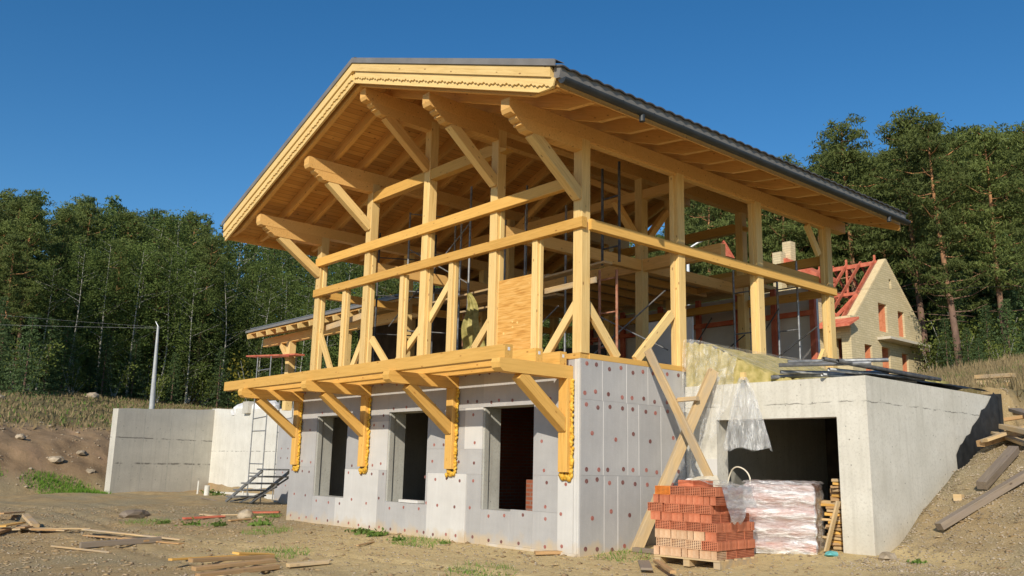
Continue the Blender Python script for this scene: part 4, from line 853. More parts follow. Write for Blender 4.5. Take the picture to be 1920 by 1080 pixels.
lab = ['lowest grey pipe end at the left of the pipe heap', 'grey pipe second from the left on the roof edge', 'long straight grey pipe lying on top of the left heap', 'grey pipe crossing over the left pipe heap', 'grey pipe low at the right of the pipe heap', 'grey pipe just above the low right pipe', 'long dark pipe slanting to the garage corner', 'topmost pipe at the garage roof corner']
for (a, c), l in zip(pp, lab):
    a = Vector(a); c = Vector(c); d = (c - a).normalized(); b = MB(); n = 14
    u = d.orthogonal().normalized(); w2 = d.cross(u); ring = lambda p, r: [p + (u * math.cos(2 * math.pi * k / n) + w2 * math.sin(2 * math.pi * k / n)) * r for k in range(n)]
    vs_ = ring(a, .032) + ring(c, .032) + ring(a, .024) + ring(a + d * .3, .024)
    b.add(vs_, [(k, (k + 1) % n, n + (k + 1) % n, n + k) for k in range(n)] + [(k, 2 * n + k, 2 * n + (k + 1) % n, (k + 1) % n) for k in range(n)] + [(2 * n + k, 3 * n + k, 3 * n + (k + 1) % n, 2 * n + (k + 1) % n) for k in range(n)] + [tuple(range(3 * n, 4 * n))], 0, True)
    tag(b.build('pipe', 'dsteel' if 'dark' in l or 'topmost' in l else 'steel'), l, 'pipe', 'pipes heaped on the garage roof edge')
def mem2(u, v):
    x = 2.45 + u * .88; y = 3.2 + v * 4.1; return (x, y, 2.84 + .09 * math.exp(-((u - .5) / .3) ** 2) + .05 * noise.fractal(Vector((x * 2, y, 9)), 1, 2, 3) + .0 + .06 * v)
tag(drape(mem2, 20, 40, 'black', 'roofing_membrane'), 'black roofing membrane spread over the garage roof behind the pipes', 'membrane')
for i in range(5):
    b = MB(); y = 4.6 + i * .55; b.box((2.2, y, 2.86 + .02 * i), (2.65, y + .38, 3.02 + .02 * i)); tag(b.build('foam_block', 'cloth'), 'olive block lying on the black roofing membrane', 'block', 'olive blocks on the garage roof')

# ------------------------------------------------------------------ hollow bricks
def brick_geo(m_out=0, m_in=1, nxh=8, nzh=5):
    b = MB(); L, D, Hh = .246, .086, .117; x, y, z = L / 2, D / 2, Hh / 2
    def cuts(h, n):
        p = (2 * h - .010) / n; o = [-h]
        for k in range(n): o += [-h + .005 + p * (k + .2), -h + .005 + p * (k + .8)]
        return o + [h]
    cx = cuts(x, nxh); cz = cuts(z, nzh)
    for s in (-1, 1):
        for i in range(len(cx) - 1):
            for j in range(len(cz) - 1):
                a, c, e, f = cx[i], cx[i + 1], cz[j], cz[j + 1]; hole = i % 2 == 1 and j % 2 == 1
                q = [(a, s * y, e), (c, s * y, e), (c, s * y, f), (a, s * y, f)]
                if s > 0: q = q[::-1]
                if not hole: b.add(q, [(0, 1, 2, 3)], m_out)
                else:
                    yi = s * (y - .02); q2 = [(p[0], yi, p[2]) for p in q]
                    b.add(q + q2, [(4, 5, 6, 7)] + [(k, (k + 1) % 4, (k + 1) % 4 + 4, k + 4) for k in range(4)], m_in)
    b.add([(-x, -y, -z), (x, -y, -z), (x, y, -z), (-x, y, -z), (-x, -y, z), (x, -y, z), (x, y, z), (-x, y, z)], [(0, 3, 2, 1), (4, 5, 6, 7), (1, 2, 6, 5), (3, 0, 4, 7)], m_out); return b
bgeo = brick_geo()
bm_red = bgeo.mesh('brick', ['brick', 'hole']); bm_pale = bgeo.mesh('brick', ['pbrick', 'hole']); bm_or = brick_geo(nxh=11, nzh=6).mesh('brick', ['obrick', 'hole'])
PO = Vector((1.33, .16, .05)); PR = R(-5)
PM = Matrix.Translation(PO) @ Matrix.Rotation(-PR * 1.0, 4, 'Z') @ Matrix.Identity(4)
def pallet(name, label, mw, w=1.06, d=1.04):
    o = bpy.data.objects.new(name, None); COL.objects.link(o); o.matrix_world = mw; WM[o.name] = mw; tag(o, label, 'pallet')
    def pb(nm, a, c): b = MB(); b.box(a, c); link(nm, b.mesh(nm, 'board'), o, mw)
    for k in range(5): y = k * (d - .12) / 4; pb('deck_slat', (0, y, .095), (w, y + .12, .118))
    for k in range(3): x = k * (w - .1) / 2; pb('runner', (x, .01, 0), (x + .1, d - .01, .094))
    return o
pallet('wooden_pallet', 'rough wooden pallet under the open stack of red hollow bricks', PM)
BG = 'hollow bricks stacked on the open pallet'
def putbrick(me, x, y, z, rz, label):
    o = bpy.data.objects.new('hollow_brick', me); COL.objects.link(o)
    o.matrix_world = PM @ Matrix.Translation((x + rng.uniform(-.006, .006), y + rng.uniform(-.012, .012), z)) @ Matrix.Rotation(rz + R(rng.uniform(-2.2, 2.2)), 4, 'Z'); tag(o, label, 'brick', BG)
for k in range(8):
    z = .12 + .059 + k * .1195; pale = k in (0, 2) or (k == 1)
    ox = rng.uniform(-.02, .02) + (-.06 if k in (4, 5) else 0)
    if k % 2:  # perforated faces to the front
        ycols = 11 if k < 7 else 8
        for j in range(ycols):
            for i in range(4):
                if k < 7 and not (j == 0 or i == 3): continue
                if k == 7 and j == 3 and i == 3: continue
                if k == 5 and j > 9: continue
                org = k == 7 and i == 0 and j == 0; pl = k == 1 and i < 3 and j == 0
                wob = (.05 if (k == 5 and i == 0) else 0) * -1
                putbrick(bm_or if org else (bm_pale if pl else bm_red), ox + wob + .14 + i * .252, .045 + j * .092, z, 0, 'single bright orange brick at the front left of the top course' if org else ('dusty buff hollow brick low in the open pallet stack' if pl else ('red hollow brick in the top course of the open stack' if k == 7 else 'red hollow brick with its holes facing the front of the stack' if j == 0 else 'red hollow brick end-on at the right side of the stack')))
    else:
        for j in range(4):
            for i in range(11):
                if not (j == 0 or i == 10): continue
                if k == 6 and i == 10 and j == 3: continue
                pl = (k == 2 and i < 9 and j == 0) or (k == 0 and j == 0); xx = ox + .06 + i * .0925
                putbrick(bm_pale if pl else bm_red, xx, .125 + j * .252, z, R(90), 'dusty buff brick end-on in the lower front of the stack' if pl else ('plain red brick end-on in an even course of the stack front' if j == 0 else 'red hollow brick with its holes facing the right side of the stack'))
for (x, y, rz, l) in ((.42, .25, .05, 'loose red brick lying flat on top at the left'), (.66, .28, -.04, 'loose red brick lying flat on top near the middle')):
    o = bpy.data.objects.new('hollow_brick', bm_red); COL.objects.link(o); o.matrix_world = PM @ Matrix.Translation((x, y, .12 + 8 * .1195 + .044)) @ Matrix.Rotation(rz, 4, 'Z') @ Matrix.Rotation(R(90), 4, 'X'); tag(o, l, 'brick', BG)
def topf(u, v):
    x = .28 + u * .85; y = .12 + v * .8; return tuple(PM @ Vector((x, y, 1.10 + .07 * math.exp(-((u - .35) / .3) ** 2) + .02 * noise.fractal(Vector((x * 6, y * 6, 2)), 1, 2, 4) - (.0 if u < .9 else (u - .9) * 5 * .6))))
tag(drape(topf, 40, 30, 'film', 'film_scrap'), 'torn clear film lying on top of the open brick stack', 'plastic film')
def strapf(u, v):
    return tuple(PM @ Vector((1.085 + .02 * math.sin(v * 9) + .03 * v, .2 + u * .75 * (1 - .55 * v), 1.10 - v * (.50) + .02 * math.sin(u * 14))))
tag(drape(strapf, 20, 20, 'film', 'film_scrap'), 'flap of clear film hanging down the right side of the open brick stack', 'plastic film')
# shrink wrapped pack
PW = Matrix.Translation((1.70, 1.86, .12)) @ Matrix.Rotation(R(24), 4, 'Z')
pk = bpy.data.objects.new('wrapped_brick_pack', None); COL.objects.link(pk); pk.matrix_world = PW; WM[pk.name] = PW; tag(pk, 'shrink wrapped pallet of red bricks with shiny film beside the open stack', 'brick pack')
for k in range(8):
    b = MB(); z = .085 + .059 + k * .1195
    def addb(x, y, rz):
        mm = Matrix.Translation((x, y, z)) @ Matrix.Rotation(rz, 4, 'Z'); kk = len(b.v); b.v += [tuple(mm @ Vector(p)) for p in bgeo.v]; b.f += [tuple(i + kk for i in f) for f in bgeo.f]; b.m += bgeo.m; b.sm += bgeo.sm
    if k % 2:
        for i in range(4): addb(.13 + i * .25, .05, 0)
        for j in range(1, 5): addb(.88, .05 + j * .092, 0)
    else:
        for i in range(11): addb(.05 + i * .0925, .125, R(90))
        addb(.05 + 10 * .0925, .38, R(90))
    if k == 7:
        b.box((.0, .3, z - .059), (1.0, .98, z + .055))
    link('brick_course', b.mesh('brick_course', ['brick', 'hole']), pk, PW)
for k in range(3): b = MB(); b.box((k * .46, .0, 0), (k * .46 + .1, 1.0, .083)); link('runner', b.mesh('runner', 'board'), pk, PW)
def filmf(u, v):
    # u round the pack, v upward
    per = [(-.015, -.015), (1.04, -.015), (1.05, 1.0), (-.02, 1.0), (-.015, -.015)]; t = u * 4; i = min(3, int(t)); f = t - i
    x = per[i][0] * (1 - f) + per[i + 1][0] * f; y = per[i][1] * (1 - f) + per[i + 1][1] * f
    z = .03 + v * 1.05; sag = .016 * math.cos((z - .144) / .239 * 2 * math.pi) + .004 * math.sin(u * 60 + z * 31)
    n = noise.fractal(Vector((x * 4, y * 4, z * 9)), 1, 2, 3) * .006
    cx, cy = .5, .5; s = 1 + sag * 1.2 + n * 2
    edge = 1 - .10 * sm(.94, 1, v); return tuple(PW @ Vector((cx + (x - cx) * s * edge, cy + (y - cy) * s * edge, z)))
fl_ = drape(filmf, 160, 60, 'film', 'shrink_film'); fl_.parent = pk; fl_.matrix_local = PW.inverted() @ WM[fl_.name]
def capf(u, v):
    x, y = -.03 + 1.1 * u, -.03 + 1.06 * v; e = max(abs(u - .5), abs(v - .5)); return tuple(PW @ Vector((x, y, 1.10 + .02 * noise.fractal(Vector((x * 7, y * 7, 4)), 1, 2, 4) - (.03 if e > .47 else 0))))
fl_ = drape(capf, 30, 30, 'film', 'shrink_film'); fl_.parent = pk; fl_.matrix_local = PW.inverted() @ WM[fl_.name]
# things behind the bricks
lump('cement_sack', (1.05, 1.75, 1.05), (.34, .26, .24), 'cream', 'dusty cream sack slumped behind the open brick stack', 'sack', None, 3)
lump('cement_sack', (.72, 1.95, 1.0), (.26, .2, .26), 'white', 'white sack behind the leaning board foot', 'sack', None, 4)
b = MB(); b.box((.55, 1.5, .12), (1.5, 2.1, .86)); tag(b.build('stacked_blocks', 'concg'), 'grey block stack holding the sacks behind the bricks', 'block stack')
hp = [(1.30 + .42 * (1 - math.cos(t)) / 2, 2.0 + .02 * math.sin(t * 3), 1.15 + .27 * math.sin(t)) for t in np.linspace(0, math.pi, 16)]
b = MB(); b.tube(hp, .012, 8); tag(b.build('hose_loop', 'cream'), 'cream hose arching above the gap between the two brick packs', 'hose')
lg = 'offcut boards piled inside the garage doorway'
for i in range(22):
    z = .24 + .045 * i; x = 2.58 + rng.uniform(-.10, .10); a = rng.uniform(-.5, .5)
    if i > 17: z = 1.05 + .05 * (i - 17); x = 2.7
    L = rng.uniform(.28, .45); m_ = ['board', 'brown_board', 'rail'][i % 3]
    tag(beam('offcut_board', (x - L / 2 * math.cos(a), 3.02 - L / 2 * math.sin(a), z), (x + L / 2 * math.cos(a), 3.02 + L / 2 * math.sin(a), z + rng.uniform(-.02, .02)), .1, .04, m_, roll=rng.uniform(-.3, .3)), 'short offcut board in the pile at the right of the garage doorway', 'board', lg)
b = MB(); b.box((2.4, 3.15, .2), (2.86, 3.4, 1.12)); tag(b.build('crate', 'brown_board'), 'brown wooden crate behind the offcut pile in the garage', 'crate')
tag(beam('leaning_board', (2.66, 2.5, .22), (2.86, 2.56, .95), .03, .11, 'board', up=(0, 1, 0)), 'narrow pale board leaning on the right jamb of the garage doorway', 'board')
lump('plastic_tray', (2.84, 2.32, .20), (.16, .10, .05), 'cyan', 'crushed turquoise plastic piece at the garage doorway', 'plastic', None, 2, 2, .4)

# ------------------------------------------------------------------ loose boards
PL = [
(-12.2,-5.5,-13.40,-4.82,.25,.03,.16,'brown_board','wide brown board at the far left end of the left wood heap'),
(-9.87,-5.90,-11.25,-5.25,.22,.03,.12,'rail','yellow board tilted on the left wood heap'),
(-9.3,-6.1,-10.2,-5.7,.14,.06,.02,'brown_board','thick brown board end low at the picture edge'),
(-9.61,-5.67,-10.9,-5.2,.14,.03,.07,'board','pale board in the middle of the left wood heap'),
(-11.4,-5.13,-10.08,-5.22,.14,.06,.16,'board','thick pale board on top of the left wood heap'),
(-9.61,-5.60,-10.5,-5.15,.16,.03,.1,'brown_board','brown board under the top of the left heap'),
(-9.5,-5.43,-9.40,-4.9,.18,.04,.06,'brown_board','short brown board at the right foot of the left heap'),
(-10.08,-5.22,-9.30,-4.4,.05,.03,.03,'board','thin batten pointing right from the left heap'),
(-9.75,-5.18,-9.8,-4.50,.06,.02,.02,'brown_board','thin short batten beside the left heap'),
(-9.9,-5.54,-9.3,-4.84,.20,.03,.06,'board','flat pale board across the left heap'),
(-8.66,-4.70,-5.99,-3.82,.12,.025,.08,'board','long thin pale board lying across another, left foreground'),
(-8.31,-4.77,-5.65,-3.96,.12,.025,.0,'brown_board','long brown board under the thin pale one, left foreground'),
(-6.17,-5.44,-6.27,-4.1,.09,.09,.0,'grey_board','short square grey timber in the left foreground'),
(-6.64,-5.75,-5.06,-5.30,.04,.03,.0,'board','single thin pale batten nearest the left foreground'),
(-7.0,-4.47,-6.20,-4.36,.1,.03,.03,'brown_board','small board under the crossing pair, left foreground'),
(-2.70,-5.23,-2.96,-4.00,.10,.03,.10,'rail','orange board on the back of the lower foreground stack'),
(-2.26,-5.12,-2.48,-3.83,.12,.05,.11,'brown_board','upper brown board of the foreground stack at the picture bottom'),
(-1.93,-5.20,-2.09,-4.00,.12,.05,.04,'brown_board','middle brown board of the foreground stack'),
(-1.51,-5.31,-1.69,-4.14,.12,.06,.0,'brown_board','lowest brown board of the foreground stack, cut by the frame'),
(-1.75,-3.95,-1.73,-3.35,.12,.05,.0,'board','short pale timber right of the foreground stack'),
(-2.49,-4.39,-2.73,-3.73,.14,.03,.14,'rail','short orange board topping the foreground stack'),
(-12.05,-1.06,-11.37,-.98,.15,.03,.0,'board','pale board stub left of the red board by the house corner'),
(-11.0,-1.9,-11.1,-.9,.16,.04,.0,'redwood','flat red board lying on the soil left of the house'),
(-11.33,-.86,-11.06,-.45,.14,.03,.02,'board','pale board behind the red board left of the house'),
(-11.67,.0,-11.14,.56,.16,.04,.02,'redwood','short red board nearest the house left corner'),
(-10.82,-.55,-10.36,-.22,.12,.03,.0,'board','small pale board before the house left corner'),
(-19.86,2.05,-17.92,1.75,.06,.03,.0,'grey_board','thin bar lying at the foot of the steel stair'),
(4.13,2.98,4.92,4.33,.15,.10,.05,'grey_board','long weathered beam on the right bank nearest the camera'),
(4.33,4.04,4.38,5.26,.15,.12,.04,'grey_board','shorter weathered beam further up the right bank'),
(3.75,5.6,4.02,6.52,.15,.10,.10,'brown_board','thick board at the left of the right bank pile'),
(3.85,5.5,4.25,6.3,.16,.05,.2,'board','pale flat board on the right bank pile'),
(3.97,6.04,4.66,5.28,.16,.08,.26,'board','thick pale board crossing the right bank pile'),
(3.9,6.9,4.5,6.4,.18,.10,.32,'brown_board','brown thick board high on the right bank pile'),
(3.66,6.56,4.49,5.58,.2,.05,.08,'board','wide pale board under the right bank pile'),
(3.9,6.28,4.4,6.4,.14,.06,.34,'brown_board','short brown board on top of the right bank pile'),
(3.85,6.92,4.47,6.06,.2,.06,.38,'grey_board','weathered board topping the right bank pile'),
(1.84,-.60,1.27,.0,.16,.03,.03,'grey_board','flat grey board at the front of the brick pallet'),
(1.50,.0,2.38,-.72,.08,.04,.05,'brown_board','narrow board leaning over the flat one before the bricks'),
(1.05,.95,.3,.9,.10,.07,.0,'grey_board','grey timber lying along the foot of the foam clad wall'),
(-.62,-.36,-.40,.0,.12,.05,.0,'brown_board','short brown board end with foam crumbs at the house corner'),
(-9.88,-1.29,-10.06,-.69,.1,.03,.0,'brown_board','small brown board half sunk before the red board'),
(-3.47,-1.81,-3.80,-1.28,.05,.02,.0,'brown_board','small dark stick on the soil in front of the house'),
(-.9,17.4,-.3,18.3,.2,.12,.15,'board','pale board on the far wood pile in the right meadow'),
(-1.0,17.8,.1,17.7,.2,.12,.3,'board','top board of the far wood pile in the right meadow'),
(-.6,17.2,.2,18.1,.2,.1,.05,'brown_board','lowest board of the far wood pile in the right meadow')]
for (x0, y0, x1, y1, w, h, dz, m_, l) in PL:
    z0 = tz(x0, y0) + h / 2 + dz; z1 = tz(x1, y1) + h / 2 + dz * (.4 if dz > .05 and dz < .2 else 1)
    tag(beam('board', (x0, y0, z0 + .01), (x1, y1, z1 + .01), w, h, 'foam' if m_ == 'foamy' else m_, roll=rng.uniform(-.06, .06)), l, 'board')
b = MB(); x, y = 4.04, 3.89; b.box((x - .05, y - .05, tz(x, y) - .01), (x + .07, y + .05, tz(x, y) + .09)); tag(b.build('wood_cube', 'board'), 'pale cut wood block lying alone on the right bank', 'block')
lump('soil_clod', (-12.31, -2.61, .03), (.42, .2, .13), 'grey_board', 'flat dark clod lying alone on the left yard', 'clod', None, 5)
lump('boulder', (-10.5, -.6, .05), (.24, .2, .17), 'stone', 'rounded grey boulder beside the red board', 'rock', None, 6)
for i, (x, y, s_) in enumerate(((3.64, 2.4, .16), (-62.4, 9.9, .7), (-26.3, -1.0, .28), (-27.2, .1, .22), (-27.5, -2.0, .22), (-28.5, -3.0, .32), (-26.1, .2, .2), (-45.5, .5, .4))):
    lump('rock', (x, y, tz(x, y) + s_ * .2), (s_, s_ * .8, s_ * .55), 'stone', ['small brown rock at the foot of the right bank', 'broad pale boulder at the left forest edge', 'pale rock low on the clay bank', 'pale rock on the bank right of the grass patch', 'pale rock above the grass patch', 'large pale rock higher on the clay bank', 'small pale rock next to the grey wall end', 'lone pale stone in the left meadow'][i], 'rock', None, i + 2, 2, .35)

# ------------------------------------------------------------------ scatter: pebbles, chips, grass
def scatter_pts(n, xr, yr_, ok):
    P = []
    while len(P) < n:
        x = rng.uniform(*xr, 4000); y = rng.uniform(*yr_, 4000); k = ok(x, y); P += list(zip(x[k], y[k]))
    return np.array(P[:n])
def vis(x, y):
    dx, dy = x - 9.828, y + 9.921; f = dx * CF.x + dy * CF.y; r_ = dx * CR.x + dy * CR.y; return (f > 3) & (np.abs(r_ / np.maximum(f, .1)) < .66)
def outside(x, y): return vis(x, y) & ~((x > -9.7) & (x < .1) & (y > -.05)) & ~((x > -.1) & (x < 3.5) & (y > 2.5) & (y < 7.8)) 
def gz(x, y): 
    from_grid = terrain(x, y); sn = np.array([fbm(a, b_, .9, 5) for a, b_ in zip(x, y)]); fr = sm(12, 60, np.hypot(x - 9.8, y + 9.9)); sb = np.array([fbm(a, b_, .12, 3) for a, b_ in zip(x, y)])
    return from_grid + sn * (.022 + .07 * np.clip((from_grid - .35) / .8, 0, 1) + .10 * fr) + sb * .35 * sm(30, 60, np.hypot(x - 9.8, y + 9.9)) * (from_grid > 2.5)
def pebbles(name, P, s0, s1, mname, flat=.5, kind='stuff', el=1.0):
    z = gz(P[:, 0], P[:, 1]); n = len(P); s = rng.uniform(s0, s1, n) * rng.uniform(.5, 1, n); a = rng.uniform(0, 6.28, n)
    base = np.array([(1, 0, 0), (0, 1, 0), (-1, 0, 0), (0, -1, 0), (0, 0, 1), (0, 0, -1)], float)
    V = base[None] * (1 + rng.uniform(-.35, .35, (n, 6, 3))); V = V * s[:, None, None]; V[:, :, 0] *= el; V[:, :, 2] *= flat
    X = V[:, :, 0] * np.cos(a)[:, None] - V[:, :, 1] * np.sin(a)[:, None]; Yv = V[:, :, 0] * np.sin(a)[:, None] + V[:, :, 1] * np.cos(a)[:, None]
    W2 = np.stack([X + P[:, 0:1], Yv + P[:, 1:2], V[:, :, 2] + z[:, None] + .15 * s[:, None]], 2).reshape(-1, 3)
    f = np.array([(0, 1, 4), (1, 2, 4), (2, 3, 4), (3, 0, 4), (1, 0, 5), (2, 1, 5), (3, 2, 5), (0, 3, 5)]); F = (np.arange(n)[:, None, None] * 6 + f[None]).reshape(-1, 3)
    return tag(link(name, npmesh(name, W2, F, [mname])), kind=kind)
near = scatter_pts(12000, (-16, 9), (-10, 4), lambda x, y: outside(x, y) & (terrain(x, y) < 1.4)); tag(pebbles('gravel', near, .007, .036, 'stone'), 'fine gravel and pebbles strewn over the yard', 'gravel')
bankp = scatter_pts(5200, (3.3, 7), (1.5, 8), outside); tag(pebbles('gravel', bankp, .01, .035, 'stone'), 'small stones on the right bank slope', 'gravel')
leftb = scatter_pts(260, (-31, -24), (-8, 5), lambda x, y: outside(x, y) & (terrain(x, y) > .25) & (terrain(x, y) < 2.8)); tag(pebbles('gravel', leftb, .03, .12, 'stone'), 'pale stones bedded in the left clay bank', 'gravel')
chips = scatter_pts(2300, (-15, 8), (-10, 5), outside); tag(pebbles('wood_chips', chips, .012, .05, 'board', .18, 'stuff', 2.2), 'pale wood chips and splinters strewn over the soil', 'wood chips')
clods = scatter_pts(1200, (-14, 8), (-10, 4), lambda x, y: outside(x, y) & (terrain(x, y) < 1.4)); M['clod'] = simple('soil_clod', (.22, .15, .08), (.36, .26, .15), 8, .95, .8); tag(pebbles('soil_crumbs', clods, .02, .07, 'clod', .45), 'brown soil crumbs strewn over the yard', 'soil')
def blades(name, P, h0, h1, w, mname, label, lean=.35):
    n = len(P); z = gz(P[:, 0], P[:, 1]) - .02; h = rng.uniform(h0, h1, n); a = rng.uniform(0, 6.28, n); lx = rng.normal(0, lean, n) * h; ly = rng.normal(0, lean, n) * h; ww = w * rng.uniform(.6, 1.3, n)
    A0 = np.stack([P[:, 0] - np.cos(a) * ww, P[:, 1] - np.sin(a) * ww, z], 1); A1 = np.stack([P[:, 0] + np.cos(a) * ww, P[:, 1] + np.sin(a) * ww, z], 1); A2 = np.stack([P[:, 0] + lx, P[:, 1] + ly, z + h], 1)
    V = np.stack([A0, A1, A2], 1).reshape(-1, 3); F = np.arange(3 * n).reshape(-1, 3); return tag(link(name, npmesh(name, V, F, [mname])), label, 'grass', None, 'stuff')
P = scatter_pts(52000, (-95, -24), (-25, 45), lambda x, y: vis(x, y) & (terrain(x, y) > 2.4) & (np.hypot(x - 9.8, y + 9.9) < 95) & ~((x > -28) & (y < 5))); P = P[rng.random(len(P)) < .9]
blades('dry_grass', P, .06, .30, .05, 'dry', 'dry brown meadow grass on the slope before the left forest', .3)
P = scatter_pts(12000, (-95, -24), (-25, 45), lambda x, y: vis(x, y) & (terrain(x, y) > 2.6) & (np.hypot(x - 9.8, y + 9.9) < 95) & ~((x > -28) & (y < 5))); blades('green_grass', P, .08, .26, .06, 'weed', 'green grass mixed into the left meadow', .3)
P = scatter_pts(26000, (-20, 16), (8, 52), lambda x, y: vis(x, y) & ~((x < 3.4) & (y < 9)) & ~((x < -14) & (y > 38))); blades('dry_grass', P, .10, .5, .03, 'dry', 'dry yellow meadow grass on the rise behind the garage', .3)
P = scatter_pts(9000, (-20, 16), (7.6, 52), lambda x, y: vis(x, y) & (np.sin(x * .9) + np.sin(y * .5) > .2)); blades('green_grass', P, .08, .35, .03, 'weed', 'green grass tufts on the rise behind the garage', .3)
P = scatter_pts(4200, (-27, -22.5), (-7.0, .8), lambda x, y: (np.hypot((x + 24.7) / .8, (y + .9) / 1.5) + .5 * rng.random(len(x)) < 1.1) | (np.hypot((x + 25.0) / .7, (y + 4.0) / 1.1) + .5 * rng.random(len(x)) < 1.1)); blades('lush_grass', P, .04, .17, .016, 'lush', 'lush green grass patches at the foot of the left bank', .3)
P = scatter_pts(2600, (-13, 2), (-4, 1), lambda x, y: outside(x, y) & (np.sin(x * 1.7 + 1) + np.sin(y * 2.3 + x) > 1.25)); blades('sparse_grass', P, .03, .12, .008, 'weed', 'sparse green grass shoots in the yard soil', .5)
wd = [(-9.45, -2.3, .3, 'dark green weed beside the left soil clod'), (-8.48, -1.17, .42, 'bright green weed left of the house front'), (-4.88, -.55, .38, 'green weed against the middle of the foam wall'), (-5.5, -.45, .34, 'low weed left of the weed at the foam wall'), (-10.32, -2.57, .22, 'small weed in the open left yard'), (-23.6, 3.9, .5, 'bushy weed at the foot of the bright retaining wall'), (-10.34, .05, .2, 'small weed by the house left corner'), (-21.8, 3.4, .4, 'weed right of the pipe stub by the footing'), (4.12, 2.3, .18, 'small weed on the right bank foot'), (-9.0, -1.9, .3, 'spreading weed left of the bright green one'), (-3.9, -.7, .24, 'low dry weed right of the wall weed'), (-2.9, -.4, .16, 'tiny weed before the third window')]
for i, (x, y, s_, l) in enumerate(wd):
    n = 150; c = rng.normal(0, .33, (n, 3)) * s_ * np.array([1.2, 1.2, .45]); c[:, 2] = np.abs(c[:, 2]); z = tz(x, y); V = []; F = []
    for k, q in enumerate(c):
        q = q * min(1, (k + 1) / 140)
        u = rng.normal(0, 1, 3); u /= np.linalg.norm(u); v = np.cross(u, rng.normal(0, 1, 3)); v /= np.linalg.norm(v); u *= .045 * s_ / .3; v *= .022 * s_ / .3
        V += [q - u, q + v, q + u, q - v]; F.append((4 * k, 4 * k + 1, 4 * k + 2, 4 * k + 3))
    o = link('weed', npmesh('weed', np.array(V), np.array(F), ['weed']), None, Matrix.Translation((x, y, z))); tag(o, l, 'weed')

